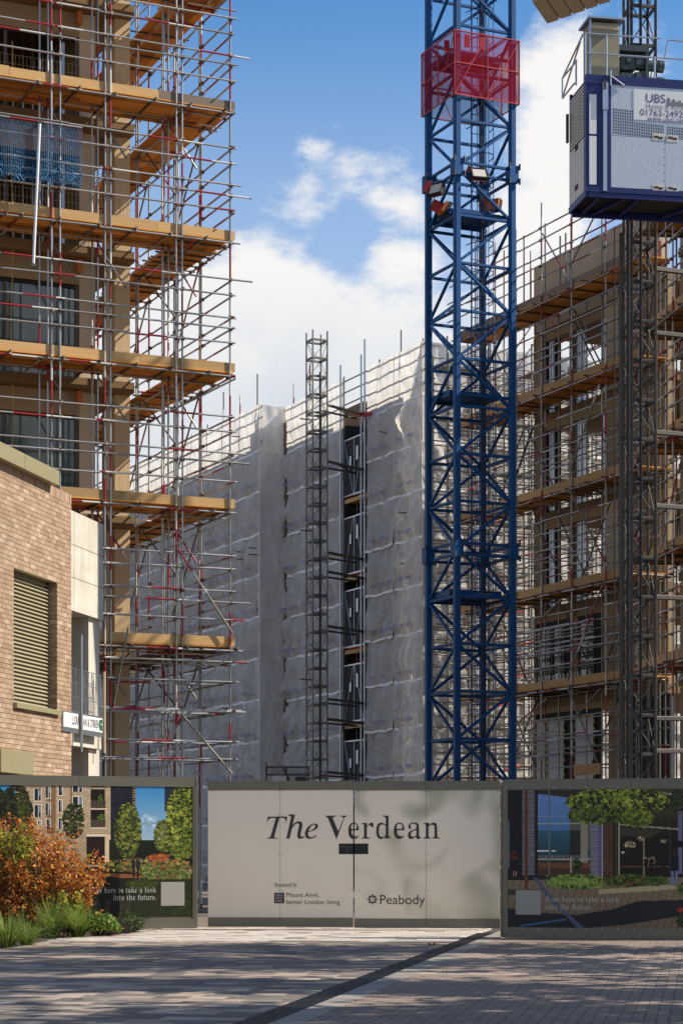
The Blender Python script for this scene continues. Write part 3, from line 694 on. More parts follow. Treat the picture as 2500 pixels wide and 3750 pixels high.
def do_sheeted():
    t = thing('sheeted_building', SF.p(6, 3, 0), 'long block wrapped in wrinkled white plastic sheeting beyond the gates', 'building')
    a_bay0, a_bay1 = SF.at(1345), SF.at(1255)         # hoist bay opening
    a_jog = SF.at(1045); jd = 1.35                    # beyond the jog the face stands forward
    rnd = random.Random(21); rows = [STOP, ROOF - .1]
    while rows[-1] > 0: rows.append(rows[-1] - 1.96)
    aj2 = SF.at(950, -jd)
    def face(a0, a1, b, end):
        n = max(1, round((a1 - a0) / 2.5))
        for r in range(len(rows) - 1):
            z1, z0 = rows[r], max(rows[r + 1], .0)
            if z1 - z0 < .3: continue
            for i in range(n):
                x0 = a0 + (a1 - a0) * i / n; x1 = a0 + (a1 - a0) * (i + 1) / n
                last = (end == 'loose' and i == n - 1)
                o, vs = sheet_panel('sheet', SF, x0 - .05, x1 + .05, b + (.012 if (i + r) % 2 else 0), z0 - .07, z1, t, rnd.random(), .05 if r == 0 else .17, 30, 18, .10 if last and r > 2 else 0.)
                if r:                                  # the maker's small purple print near the lower hem
                    for q in range(2 + (rnd.random() < .3)):
                        p = MB()
                        c0 = x0 + (x1 - x0) * (.08 + .34 * q + rnd.uniform(0, .08))
                        for ln, (l, hh) in enumerate(((.56, .05), (.42, .04))):
                            zz = z0 + .30 - ln * .075
                            for g0, g1 in ((0, .44), (.56, 1.0)): p.add([SF.p(c0 + l * g0, b - .32, zz), SF.p(c0 + l * g1, b - .32, zz), SF.p(c0 + l * g1, b - .32, zz + hh), SF.p(c0 + l * g0, b - .32, zz + hh)], [(0, 1, 2, 3)])
                        p.add([SF.p(c0 + .28 + .028 * math.cos(w), b - .32, z0 + .30 + .028 * math.sin(w)) for w in (0, .8, 1.6, 2.4, 3.1, 3.9, 4.7, 5.5)], [tuple(range(8))])
                        p.build('printed_mark', M['print'], o)
    face(0, a_bay0, 0, 'loose'); face(a_bay1, a_jog + .35, 0, ''); face(aj2, aj2 + 34, -jd, '')
    # return face at the jog and the end wall going away right
    JF = Fr(*SF.p(aj2, -jd, 0)[:2], D2, (-D1[0], -D1[1])); EF = Fr(SX, SY, D2, (-D1[0], -D1[1]))
    for r in range(len(rows) - 1):
        z1, z0 = rows[r], max(rows[r + 1], 0)
        if z1 - z0 < .3: continue
        sheet_panel('sheet', JF, -.04, jd + .35, 0, z0 - .05, z1, t, 100 + r, .04 if r == 0 else .07, 18, 14)
        for i in range(7): sheet_panel('sheet', EF, i * 2.4, i * 2.4 + 2.44, (.0 if i % 2 else .012), z0 - .05, z1, t, 200 + r * 9 + i, .12, 20, 14)
    # the block behind: walls and flat roof
    fbox('wall', SF, 1.2, a_bay0 - .5, 1.25, 14, 0, ROOF + 1.28, M['mortar'], t)
    fbox('wall', SF, a_bay1 + .5, aj2 - .2, 1.25, 14, 0, ROOF + 1.28, M['mortar'], t); fbox('wall', SF, aj2 - .19, 50, 1.25 - jd, 14, 0, ROOF + 1.27, M['mortar'], t)
    fbox('wall', SF, a_bay0 - .49, a_bay1 + .49, 1.5, 14, 0, ROOF + 1.27, M['dark'], t)  # near-black colour stands in for the shade deep in the hoist bay
    # rails and standards behind the top lift and the standards' tails above it
    for a, b in [(0.03, .06)] + [(x, .06) for x in np.arange(2.1, a_bay0, 2.1)] + [(x, .06) for x in np.arange(a_bay1, a_jog, 1.9)] + [(x, .06 - jd) for x in np.arange(aj2 + .4, aj2 + 30, 2.2)]:
        tube('standard', SF.p(a, b, 0), SF.p(a, b, STOP + rnd.choice((.1, .3, .9, 1.5, .2))), .034, M['galv_old'], t)
    for h in (.35, .9, 1.45, 1.95):
        for a0, a1, b in ((-.1, a_jog, .1), (aj2 - .1, aj2 + 30, .1 - jd)):
            for x in np.arange(a0, a1, 6.0): tube('guard_rail', SF.p(x, b, ROOF + h), SF.p(min(x + 6.1, a1), b, ROOF + h), .032, M['galv_old'], t)
        tube('guard_rail', EF.p(0, -.1, ROOF + h), EF.p(12, -.1, ROOF + h), .032, M['galv_old'], t)
    for u, v in ((893, 2022), (880, 1600), (895, 2050), (1490, 1878), (1500, 2066), (1420, 1584), (940, 2008), (942, 2032)):   # tube ends poking through the sheets
        p = SF.pp(u, v, -.05 if u > 1000 else -.05 - jd); tube('tube_end', p, p + Vector((-.5, -.25, 0)) * .8, .03, M['galv_old'], t)
    # wavy hem lines are the panels' own edges; hoist bay with landing gates
    b = a_bay0; w = a_bay1 - a_bay0; SF0 = SF; SG = Fr(*SF.p(0, -.34, 0)[:2], D1, D2)
    fbox('bay_shade', SF, a_bay1 - .03, a_bay1 + .03, .0, 1.5, 0, ROOF, M['dark'], t)  # dark sheet put in for the shade on the bay's side
    for i, v in enumerate((1597, 1886, 2155, 2430, 2710)):
        z1 = SF.zat(1300, v); z0 = z1 - 2.55
        g = thing('landing_gate', SF.p(b + w / 2, .4, z0), ('topmost', 'second from top', 'middle', 'fourth from top', 'lowest')[i] + ' of the dark hoist landing gates in the sheeted building', 'gate', 'hoist landing gates')
        fbox('panel', SG, b + .42, b + w - .05, .42, .46, z0 + .05, z1 - .05, M['dark'], g)
        for q in (.40, w - .09): fbox('gate_frame', SG, b + q, b + q + .05, .37, .42, z0, z1, M['stud'], g)
        fbox('gate_frame', SG, b + .4, b + w - .04, .365, .415, z1 - .05, z1 + .01, M['stud'], g); fbox('gate_frame', SG, b + .4, b + w - .04, .36, .41, z0, z0 + .06, M['stud'], g)
        mid = b + .42 + (w - .5) / 2; up = (i % 2 == 0)
        for e in (-1, 0, 1): tube('brace', SG.p(mid + e * .08, .38, z0 + .06 if up else z1 - .06), SG.p(mid + e * (w - .6) / 2, .38, z1 - .06 if up else z0 + .06), .018, M['stud'], g)
        fbox('notice', SG, mid - .45, mid - .22, .36, .366, z0 + 1.5, z0 + 2.1, M['white_paint'], g); fbox('notice', SG, mid + .28, mid + .46, .36, .366, z0 + 1.35, z0 + 1.75, M['white_paint'], g)
        fbox('landing_board', SF, b + .02, b + w, .1, 1.9, z0 - .22, z0 - .14, M['board'], t)
        fbox('landing_edge', SF, b + .05, b + w - .1, .05, .1, z0 - .28, z0 - .10, M['toe'], t)
        for q in range(5): tube('guard_rail', SF.p(b + .1 + q * w * .2, .5, z0 - .95), SF.p(b + .1 + q * w * .2, .5, z0 - .3), .02, M['galv_old'], t)
        tube('guard_rail', SF.p(b, .5, z0 - .55), SF.p(b + w, .5, z0 - .5), .03, M['galv_old'], t)
        tube('guard_rail', SF.p(b - .1, -.1, z0 - .1), SF.p(b + w * .7, -.1, z0 - .05), .035, M['red'] if i in (1, 2) else M['galv_old'], t)
    for q in (.02, .38, w - .02): tube('standard', SF.p(b + q, -.12, 0), SF.p(b + q, -.12, STOP + (1.2 if q < .3 else .6)), .045, M['stud'], t)
    for r_ in range(3): tube('red_prop', SF.pp(1285 + r_ * 10, 1512 + r_ * 5, -.2), SF.pp(1357, 1512 + r_ * 4, -.2), .05, M['red'], t)
do_sheeted()

def lattice_mast(t, fr, s, z0, z1, step, leg, mleg, mring, ring_h=.09, diag=.02, flip=0):
    c = [(0, 0), (s, 0), (s, s), (0, s)]
    for a, b in c:
        z = z0
        while z < z1 - .01:
            n = min(z + step * 4, z1); bar('leg', fr.p(a, b, z), fr.p(a, b, n), leg, leg, mleg, t, Vector((D2[0], D2[1], 0)) if flip == 0 else Vector((1, 0, 0))); z = n
    k = 0; z = z0
    while z < z1 + .01:
        for i in range(4):
            a0, a1 = c[i], c[(i + 1) % 4]
            bar('ring_bar', fr.p(*a0, z), fr.p(*a1, z), .05, ring_h, mring, t)
            if z + step < z1 + .01:
                p, q = (a0, a1) if (k + i) % 2 else (a1, a0)
                tube('diagonal', fr.p(*p, z), fr.p(*q, z + step), diag, mring, t)
        z += step; k += 1
def do_far_mast():
    f = Fr((1145 - CU) / FOC * 91, 91, D2, D1)
    t = thing('hoist_mast', f.p(.3, .3, 0), 'slender grey lattice hoist mast standing before the sheeted building', 'mast')
    lattice_mast(t, f, .68, 0, uz(1207, 91), .78, .06, M['mast_grey'], M['mast_grey'], .10, .012)
    for z in np.arange(1, 22, 1.5): bar('rack', f.p(.3, -.06, z), f.p(.3, -.06, min(z + 1.5, 22.5)), .05, .06, M['mast_dark'], t)
    for v in (1478, 1685, 2020, 2090, 2290, 2558, 2632, 2827):
        z = uz(v, 91); q = SF.p(SF.at(1340), -.15, z - .08)
        bar('tie_arm', f.p(.68, 0, z), q, .09, .11, M['mast'], t); bar('tie_arm', f.p(.68, .68, z - .12), q + Vector((-.3, .3, -.1)), .07, .08, M['mast'], t)
        if v in (1478, 1685): tube('tie_brace', f.p(.9, .1, z), q + Vector((-.3, .3, -.1)), .025, M['mast'], t)
    for v in (1538, 1945, 2490): tube('side_arm', f.p(0, 0, uz(v, 91)), f.p(-.55, .1, uz(v, 91) + .03), .03, M['mast'], t)
do_far_mast()

# open system scaffold between the sheeted end wall and the right building
def do_end_scaffold():
    f = Fr((1585 - CU) / FOC * 85.5, 85.5, D2, D1)
    t = thing('system_scaffold', f.p(3, 0, 0), 'dense unsheeted scaffold seen between blue crane and right building', 'scaffold')
    rnd = random.Random(31); st = []; le = []; ros = []
    for row, b in enumerate((0, -.75, .8)):
        for i in range(9):
            a = i * .95 + (0, .3, .1)[row]; top = 21.4 + rnd.choice((0, .6, 1.2)) - (i * .12)
            for z0, z1 in ((0, 7.2), (7.2, 14.2), (14.2, top)): st.append(lineM(f.p(a, b, z0), f.p(a, b, z1), .038))
            for z in np.arange(1, 21, .5): ros.append(Matrix.Translation(f.p(a, b, z)) @ Matrix.Diagonal((.13, .13, .05, 1)))
        for z in np.arange(1.0, 21.2, .5):
            if rnd.random() < .78: le.append(lineM(f.p((0, .3, .1)[row], b - .03, z), f.p(4.0, b - .03, z + rnd.uniform(-.02, .02)), .03))
            if rnd.random() < .78: le.append(lineM(f.p(4.0, b - .03, z), f.p(8.2, b - .03, z), .03))
            if row == 0 and rnd.random() < .6:
                a = rnd.choice(range(8)) * .95; le.append(lineM(f.p(a, -.8, z), f.p(a, .8, z), .03))
    pieces('standard', t, st, 'tube', M['galv_old']); pieces('ledger', t, le, 'tube', M['galv_old'])
    pieces('rosette', t, ros, 'coupler', M['coupler'], 300)
    for z in np.arange(2.4, 21, 2.05):
        for i in range(4):
            if rnd.random() < .85: fbox('deck', f, i * 2.0 + .1, i * 2.0 + 1.95, -.75, .0, z, z + .06, M['deck'], t)
        for i in range(3):
            a = rnd.uniform(0, 6); tube('brace', f.p(a, -.8, z), f.p(a + 1.4, -.8, z + 1.9), .027, M['galv_old'], t)
    for i in range(16): a = .4 + rnd.uniform(0, 3.2); z = 1 + i * 1.25; tube('red_rail', f.p(a, -.85, z), f.p(a + 1.0, -.85, z + .25), .03, M['red'], t)
do_end_scaffold()

# ================================================================== RIGHT BUILDING
RF = Fr(5.70, 70.0, (-D1[0], -D1[1]), D2)             # a: towards the camera along the face, b: into the building
RZ = [19.48, 16.5, 13.22, 10.06, 7.0]
HZT = None
def hazard_mat():
    m = mat('hazard_tape', (.55, .38, .02), .5); nt = m.node_tree; N = nt.nodes; L = nt.links; b = N['Principled BSDF']
    tc = N.new('ShaderNodeTexCoord'); w = N.new('ShaderNodeTexWave'); w.inputs['Scale'].default_value = 2.6; w.bands_direction = 'DIAGONAL'; L.new(tc.outputs['Object'], w.inputs[0])
    mp = N.new('ShaderNodeMapping'); mp.inputs['Scale'].default_value = (1, 1, 1); 
    g = N.new('ShaderNodeTexCoord'); geo = N.new('ShaderNodeNewGeometry'); L.new(geo.outputs['Position'], w.inputs[0])
    cr = N.new('ShaderNodeValToRGB'); cr.color_ramp.interpolation = 'CONSTANT'; cr.color_ramp.elements[0].color = (.01, .01, .01, 1); cr.color_ramp.elements[1].position = .5; cr.color_ramp.elements[1].color = (.5, .33, .02, 1)
    L.new(w.outputs['Fac'], cr.inputs[0]); L.new(cr.outputs[0], b.inputs['Base Color']); return m
M['hazard'] = hazard_mat()
def do_right_building():
    t = thing('apartment_building', RF.p(2, 4, 0), 'beige framed apartment block with open storeys behind the right scaffold', 'building')
    W = 1.4; q = lambda u: RF.at(u, W)
    zs = [21.2] + RZ + [0.]
    # parapet panels
    us = [1952, 2010, 2085, 2180, 2290, 2420]
    for i in range(5): fbox('parapet_panel', RF, q(us[i]) + .006, q(us[i + 1]) - .006, W + (0 if i % 2 else .012), W + .25, RZ[0] - .55, 21.2 - (.04 if i == 0 else 0), M['clt_pale'], t)
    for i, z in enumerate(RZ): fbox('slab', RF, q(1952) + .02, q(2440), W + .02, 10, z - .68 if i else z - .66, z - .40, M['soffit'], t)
    for i in range(5):
        z1 = RZ[i] - .69; z0 = RZ[i + 1] - .39 if i < 4 else 0
        P = lambda nm, u0, u1, m, b0=W, b1=W + .28, za=None, zb=None, par=t: fbox(nm, RF, q(u0), q(u1), b0, b1, z0 if za is None else za, z1 if zb is None else zb, m, par)
        if i < 3:
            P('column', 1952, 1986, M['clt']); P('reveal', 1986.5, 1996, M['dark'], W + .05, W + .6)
            for u in (2000, 2009): P('stud', u, u + 5, M['stud'], W + .1, W + .16)
            P('column', 2081, 2091, M['clt'], W + .02); 
            for u in (2092, 2101, 2112, 2119): P('stud', u, u + 5, M['stud'], W + .1 + (u % 3) * .03, W + .16 + (u % 3) * .03)
            for u in (2192, 2199, 2206): P('stud', u, u + 5, M['stud'], W + .08, W + .15)
            P('wall_panel', 2212, 2292, M['clt'] if i == 1 else M['clt_pale']); P('wall_panel', 2300, 2440, M['clt'], W + .03)
            P('lintel', 1996, 2211, M['clt'], W + .02, W + .2, z1 - .28, z1)
            for k in range(8):                        # studs of the partition hanging beyond the opening
                P('stud', 2020 + k * 16, 2024 + k * 16, M['stud'], W + 4.0, W + 4.06, z1 - 1.0 + .05 * k, z1)
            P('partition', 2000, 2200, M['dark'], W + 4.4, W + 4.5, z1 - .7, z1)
        elif i == 3:
            P('column', 1952, 1962, M['clt'])
            P('membrane', 1962.5, 2098, M['black'], W + .06, W + .1, z0, z1 - .02); P('membrane', 2113, 2190, M['black'], W + .06, W + .1, z0, z1 - .02)
            for u0, u1 in ((1966, 2018), (2026, 2062), (2122, 2170)):
                w = link('window', unit('box', M['frame']), t, RF.boxM(q(u0), q(u1), W + .02, W + .06, z0 + .08, z1 - .35))
                for y0, y1 in ((.38, .92), (.03, .34)):
                    fbox('pane', RF, q(u0) + .07, q(u1) - .07, W + .008, W + .019, z0 + (z1 - z0) * y0, z0 + (z1 - z0 - .3) * y1, M['glass'], w)
            P('wall_panel', 2098.5, 2112.5, M['clt']); P('wall_panel', 2204, 2275, M['clt']); P('wall_panel', 2282, 2440, M['clt'], W + .05); P('lintel', 1962.5, 2203, M['clt'], W + .0, W + .05, z1 - .22, z1 + .0)
        else:
            P('backing', 1952, 2190, M['black'], W + .1, W + .14)
            P('column', 1950, 1955, M['clt'])
            for u0, u1 in ((1959, 1996), (2002, 2058), (2102, 2167)):
                bd = link('boarding', unit('box', M['boarding']), t, RF.boxM(q(u0), q(u1), W + .04, W + .09, z0 + .3, z1 - .45))
                for e0, e1 in ((u0 - 3, u0), (u1, u1 + 3)): fbox('hazard_tape', RF, q(e0), q(e1), W + .03, W + .09, z0 + .3, z1 - .45, M['hazard'], bd)
                fbox('hazard_tape', RF, q(u0 - 3), q(u1 + 3), W + .03, W + .09, z1 - .449, z1 - .36, M['hazard'], bd)
                for zz in (z1 - .85, z0 + 1.0, z0 + 2.6):
                    for ln in range(3): fbox('printed_mark', RF, q((u0 + u1) / 2) - .02, q((u0 + u1) / 2) + .22 - ln * .05, W + .036, W + .039, zz - ln * .06, zz - ln * .06 + .02, M['frame'], bd)
            P('wall_panel', 2226, 2272, M['clt']); P('wall_panel', 2290, 2440, M['black'], W + .1)
            P('lintel', 1956, 2225, M['clt'], W, W + .05, z1 - .2, z1)
do_right_building()
def do_right_scaffold():
    t = thing('tube_scaffold', RF.p(3, .5, 0), 'tube scaffold with weathered board lifts along the shaded right building', 'scaffold')
    us = (1668, 1740, 1812, 1888, 1981, 2092, 2216, 2300)
    outer = [RF.at(u) for u in us]; a0 = RF.at(1660); a1 = RF.at(2338)
    cps = scaffold(RF, t, RZ, outer, outer, a0, a1, 1.1, 5, (.45, .85, 1.12, 1.65, 2.05), M['galv'], M['galv_old'], 41, 2.6, lambda z, n: M['toe_old'] if z > 17 else M['toe'], 1.0)
    rr = random.Random(77)
    for z in RZ[1:] + [4.2]:
        for h in (.5, 1.0, 1.6): tube('guard_rail', RF.p(a0, 1.02, z + h), RF.p(a1, 1.02, z + h + rr.uniform(-.03, .03)), .0255, M['galv_old'], t)
        for k in range(4):
            a = rr.uniform(a0, a1 - 2.2); tube('brace', RF.p(a, 1.06, z + .1), RF.p(a + rr.choice((-1, 1)) * 1.9, 1.06, z + 2.5), .0255, M['dark_tube'], t)
        for u in (1770, 1850, 1935, 2035, 2150, 2255): tube('standard', RF.p(RF.at(u), 1.12, z - .4), RF.p(RF.at(u), 1.12, z + 2.9), .0255, M['galv_old'], t)
    for u in (1893, 2000, 2020): tube('standard', RF.p(RF.at(u), .5, RZ[0]), RF.p(RF.at(u), .5, RZ[0] + 1.8), .03, M['galv_old'], t)
    for v in (2640, 2682, 2700, 2714, 2730, 2750, 2770, 2815):
        z = RF.zat(1981, v); r = random.Random(v)
        tube('ledger', RF.p(RF.at(1690), -.06, z), RF.p(RF.at(r.choice((2030, 2290, 2060, 2290))), -.06, z + r.uniform(-.05, .05)), .0255, M['galv_old'], t)
    for v in (2300, 2320, 2345, 2362, 2380): 
        z = RF.zat(1981, v); tube('stored_tube', RF.p(RF.at(1780), .2, z), RF.p(RF.at(2150), .2, z + .03), .0255, M['galv'], t)
    for u0, v0, u1, v1 in ((1984, 855, 2074, 1012), (2180, 780, 2084, 980), (2208, 1363, 2087, 1722), (2087, 1800, 2217, 2068), (2208, 2132, 2074, 2492), (2076, 2515, 2188, 2796), (2000, 2560, 1890, 2650), (2200, 2520, 2090, 2640), (2060, 2190, 1985, 2260)):
        tube('brace', RF.pp(u0, v0, -.11), RF.pp(u1, v1, -.11), .0255, M['galv_old'], t)
    pieces('coupler', t, cps, 'coupler', M['coupler'])
    fbox('stored_board', RF, RF.at(2130), RF.at(2222), -.3, -.25, RF.zat(2150, 2840), RF.zat(2150, 2800), M['toe'], t)
    # stacked tube heads along the lifts
    g = [lineM(RF.p(RF.at(1890 + i * 13), .3, RZ[4] - .2), RF.p(RF.at(1890 + i * 13), .3, RZ[4] + .18), .035) for i in range(17)]
    pieces('stored_prop', t, g, 'bar', M['stud'])
    # section of the building that stands further forward, right of the hoist
    b9 = R(9); NF = Fr(8.55, 60.6, (math.sin(b9), -math.cos(b9)), (math.cos(b9), math.sin(b9)))
    t2 = thing('tube_scaffold', NF.p(2, .5, 0), 'orange boarded scaffold on the forward bay right of the hoist mast', 'scaffold')
    o2 = [-.3, NF.at(2436), NF.at(2462), 4.2]
    cps = scaffold(NF, t2, RZ, o2, o2, -.6, 4.6, 1.1, 6, (.45, .85, 1.12, 1.65, 2.05), M['galv'], M['galv_old'], 43, 1.0, None, .9)
    for u0, v0, u1, v1 in ((2490, 1250, 2400, 1420), (2480, 1720, 2420, 2010), (2500, 2480, 2400, 2560)): tube('brace', NF.pp(u0, v0, -.1), NF.pp(u1, v1, -.1), .0255, M['galv'], t2)
    pieces('coupler', t2, cps, 'coupler', M['coupler'])
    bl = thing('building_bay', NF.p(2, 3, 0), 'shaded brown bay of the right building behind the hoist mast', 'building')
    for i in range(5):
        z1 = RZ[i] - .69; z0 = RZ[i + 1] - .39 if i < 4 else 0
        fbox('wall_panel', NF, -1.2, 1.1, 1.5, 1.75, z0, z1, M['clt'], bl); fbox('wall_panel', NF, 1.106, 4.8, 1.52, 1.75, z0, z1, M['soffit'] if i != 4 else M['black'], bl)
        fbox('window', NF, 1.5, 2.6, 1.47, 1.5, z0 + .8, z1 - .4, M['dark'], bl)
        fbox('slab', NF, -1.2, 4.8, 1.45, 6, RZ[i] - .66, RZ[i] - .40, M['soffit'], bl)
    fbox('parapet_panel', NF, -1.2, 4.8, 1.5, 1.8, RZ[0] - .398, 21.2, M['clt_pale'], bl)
do_right_scaffold()

# ================================================================== BLUE TOWER CRANE
CS = 1.9
KF = Fr((1672 - CU) / FOC * 64.4, 64.4, D2, D1)
def do_crane():
    t = thing('tower_crane', KF.p(.95, .95, 0), 'blue lattice tower crane mast with red mesh cage near its top', 'crane')
    c = [(0, 0), (CS, 0), (CS, CS), (0, CS)]; L = .195; top = 29.5
    zj = [uz(2007, 64.4) - 11.52 + 11.52 * i for i in range(4)]   # bolted section joints
    for a, b in c:
        z = 0.
        for n in [x for x in zj if x > 0] + [top]:
            bar('leg', KF.p(a, b, z), KF.p(a, b, n - .004), L, L, M['hblue'], t, Vector((D2[0], D2[1], 0))); z = n
        for n in zj:
            if n <= 0: continue
            pl = fbox('joint_plate', KF, a - .15, a + .15, b - .15, b + .15, n - .26, n + .26, M['hblue'], t)
            for e in (-1, 1):
                for h in (-.22, .22): tube('bolt', KF.p(a + e * .17, b - .17, n + h - .09), KF.p(a + e * .17, b - .17, n + h + .09), .035, M['mast'], pl)
    step = 1.44; k = 0; z = zj[0]
    while z < top:
        joint = min(abs(z - j) for j in zj) < .3
        for i in range(4):
            p, q = c[i], c[(i + 1) % 4]
            if z > .2:
                for dz in ((-.17, .17) if joint else (0,)): bar('strut', KF.p(*p, z + dz), KF.p(*q, z + dz), .075, .09, M['hblue'], t)
            s0, s1 = (p, q) if (k + (i % 2)) % 2 else (q, p)
            za, zb = max(z, 0), z + step
            if zb > .3: bar('diagonal', KF.p(*s0, zb), KF.p(*s1, max(z, .05)), .085, .085, M['hblue'], t)
        z += step; k += 1
    # platforms with toe edges and openings
    for v in (790, 1452, 2180, 215):
        z = uz(v, 65.2)
        pf = fbox('platform', KF, .1, CS - .1, .62, CS - .08, z, z + .05, M['hblue'], t)
        fbox('toe_edge', KF, .05, CS - .05, .57, .61, z - .02, z + .16, M['hblue'], pf); fbox('toe_edge', KF, .05, .09, .62, CS - .05, z - .02, z + .16, M['hblue'], pf)
        fbox('platform', KF, .1, .75, .1, .56, z + .0, z + .04, M['hblue'], t)
        for i in range(12): fbox('grating_bar', KF, .78 + i * .055, .80 + i * .055, .25, .56, z + .01, z + .04, M['stud'], pf)
        fbox('beam', KF, .0, CS, .1, .18, z - .09, z - .01, M['hblue'], pf); fbox('beam', KF, .0, CS, CS - .3, CS - .2, z - .09, z - .01, M['hblue'], pf)
    # ladder with hoops in the back right corner
    ld = bar('ladder', KF.p(1.18, 1.28, 0), KF.p(1.18, 1.28, top), .04, .05, M['hblue'], t); bar('stile', KF.p(1.58, 1.28, 0), KF.p(1.58, 1.28, top), .04, .05, M['hblue'], ld)
    for i in range(int(top / .3)): tube('rung', KF.p(1.18, 1.28, .3 * i + .1), KF.p(1.58, 1.28, .3 * i + .1), .014, M['hblue'], ld)
    for i in range(int(top / .9)):
        h = MB(); zz = .5 + i * .9; pr = None
        for e in range(11):
            w = math.pi * e / 10; n = KF.p(1.38 - .40 * math.cos(w), 1.26 - .72 * math.sin(w), zz)
            if pr is not None: h.tube(pr, n, .016, 4)
            pr = n
        h.build('hoop', M['hblue'], ld)
    for e in (.25, .5, .75):
        w = math.pi * e; tube('hoop_strap', KF.p(1.38 - .40 * math.cos(w), 1.26 - .72 * math.sin(w), .5), KF.p(1.38 - .40 * math.cos(w), 1.26 - .72 * math.sin(w), top), .012, M['hblue'], ld)
    for u, r in ((1768, .022), (1776, .014)): tube('cable', KF.p(KF.at(u, .12), .12, 0), KF.p(KF.at(u - 8, .12), .12, top), r, M['mast_dark'], t)
    # red mesh cage
    o = .16; z1 = uz(104, 64.1); z0 = z1 - 1.93
    cg = [(-o, -o), (CS + o, -o), (CS + o, CS + o), (-o, CS + o)]
    for i in range(4):
        p, q = cg[i], cg[(i + 1) % 4]
        for h in range(2):
            m0 = [(p[j] + (q[j] - p[j]) * h / 2) for j in (0, 1)]; m1 = [(p[j] + (q[j] - p[j]) * (h + 1) / 2) for j in (0, 1)]
            b = MB(); b.add([KF.p(*m0, z0), KF.p(*m1, z0), KF.p(*m1, z1), KF.p(*m0, z1)], [(0, 1, 2, 3)])
            pn = b.build('cage_panel', M['redmesh'], t)
            for zz in (z0, (z0 + z1) / 2, z1): bar('rail', KF.p(*m0, zz), KF.p(*m1, zz), .035, .035, M['red'], pn)
            bar('upright', KF.p(*m0, z0), KF.p(*m0, z1), .04, .04, M['red'], pn)
            bar('upright', KF.p(*m0, z0), KF.p(*m1, z1), .02, .02, M['red'], pn)
    for k, (a, b) in enumerate(((.2, -.15), (.7, -.16), (-.15, .5))): fbox('bracket', KF, a, a + .16, b, b + .05, z1 - .45, z1 - .08, M['red'], t)
    # floodlights clamped to the mast
    def flood(u, v, b, yaw, tilt, lab):
        c0 = KF.p(KF.at(u, b), b, 0); c0.z = uz(v, c0.y)
        f = thing('floodlight', c0, lab, 'floodlight', 'floodlights on the blue crane')
        T = Matrix.Translation(c0) @ Matrix.Rotation(yaw, 4, 'Z') @ Matrix.Rotation(tilt, 4, 'X')
        link('housing', unit('box', M['orange']), f, T @ Matrix.Diagonal((.46, .16, .36, 1)))
        for zz in (-.19, .19): link('rim', unit('box', M['dark']), f, T @ Matrix.Translation((0, -.06, zz)) @ Matrix.Diagonal((.50, .12, .03, 1)))
        for xx in (-.245, .245): link('rim', unit('box', M['dark']), f, T @ Matrix.Translation((xx, -.06, 0)) @ Matrix.Diagonal((.03, .12, .36, 1)))
        link('lens', unit('box', M['lamp']), f, T @ Matrix.Translation((0, -.085, 0)) @ Matrix.Diagonal((.42, .02, .31, 1)))
        link('bracket', unit('box', M['red']), f, Matrix.Translation(c0 + Vector((-.22, .14, .12))) @ Matrix.Rotation(.4, 4, 'Y') @ Matrix.Diagonal((.34, .08, .34, 1)))
        tube('cord', c0 + Vector((0, .1, 0)), c0 + Vector((-.25, .2, -.6)), .012, M['mast_dark'], f)
    flood(1752, 642, -.12, .25, -.55, 'orange floodlight on the mast front below the red cage')
    flood(1600, 697, .3, -.7, -.4, 'orange floodlight on the left side of the crane mast')
    flood(1625, 765, .9, 1.9, .5, 'red backed floodlight standing on the upper crane platform')
    flood(1803, 752, 1.2, 2.6, .3, 'small red backed floodlight behind the crane ladder')
do_crane()
def do_ballast():
    f = Fr(*px(1985, 10, 86)[:2], (math.cos(R(-20)), math.sin(R(-20))), (math.sin(R(20)), math.cos(R(20)))); 
    t = thing('crane_ballast', f.p(1.5, .6, uz(20, 86)), 'beige concrete crane ballast slabs hanging at the top edge', 'ballast')
    z = uz(40, 86) + .42
    for i in range(5):
        b = MB(); a0 = -.45 + i * .55; a1 = a0 + .53; zz = z + i * .12
        pts = [(a0, 0, zz + .28), (a0 + .03, 0, zz), (a1 - .02, 0, zz + .08), (a1, 0, zz + .2), (a1, 0, zz + 3), (a0, 0, zz + 3)]
        v0 = [f.p(x, -.0, h) for x, y, h in pts]; v1 = [f.p(x, 2.4, h) for x, y, h in pts]
        b.add(v0 + v1, [tuple(range(6)), tuple(range(6, 12))[::-1]] + [(j, (j + 1) % 6, 6 + (j + 1) % 6, 6 + j) for j in range(6)])
        b.build('slab', M['ballast'], t)
        tube('tie_rod', f.p(a0 + .25, -.03, zz + .3), f.p(a0 + .25, -.03, zz + 3), .03, M['mast'], t)
do_ballast()
# ================================================================== PASSENGER HOIST, right
b10 = R(10); E2 = (math.cos(b10), math.sin(b10)); E1 = (-math.sin(b10), math.cos(b10))
def text_mesh(body, mat_, p0, ex, up, width, size=None, align='L'):
    """built-in sans lettering as a thin mesh; p0 is the left end of the baseline"""
    c = bpy.data.curves.new('lettering', 'FONT'); c.body = body; c.size = 1; c.extrude = 0
    o = bpy.data.objects.new('lettering', c); COL.objects.link(o); dg = bpy.context.evaluated_depsgraph_get()
    me = bpy.data.meshes.new_from_object(o.evaluated_get(dg)); bpy.data.objects.remove(o)
    xs = [v.co.x for v in me.vertices]; ys = [v.co.y for v in me.vertices]; x0 = min(xs); s = width / (max(xs) - x0); sy = s if size is None else size / max(ys)
    ex = Vector(ex); up = Vector(up); p0 = Vector(p0)
    for v in me.vertices: v.co = p0 + ex * ((v.co.x - x0) * s) + up * (v.co.y * sy)
    me.materials.clear(); me.materials.append(mat_)
    return me
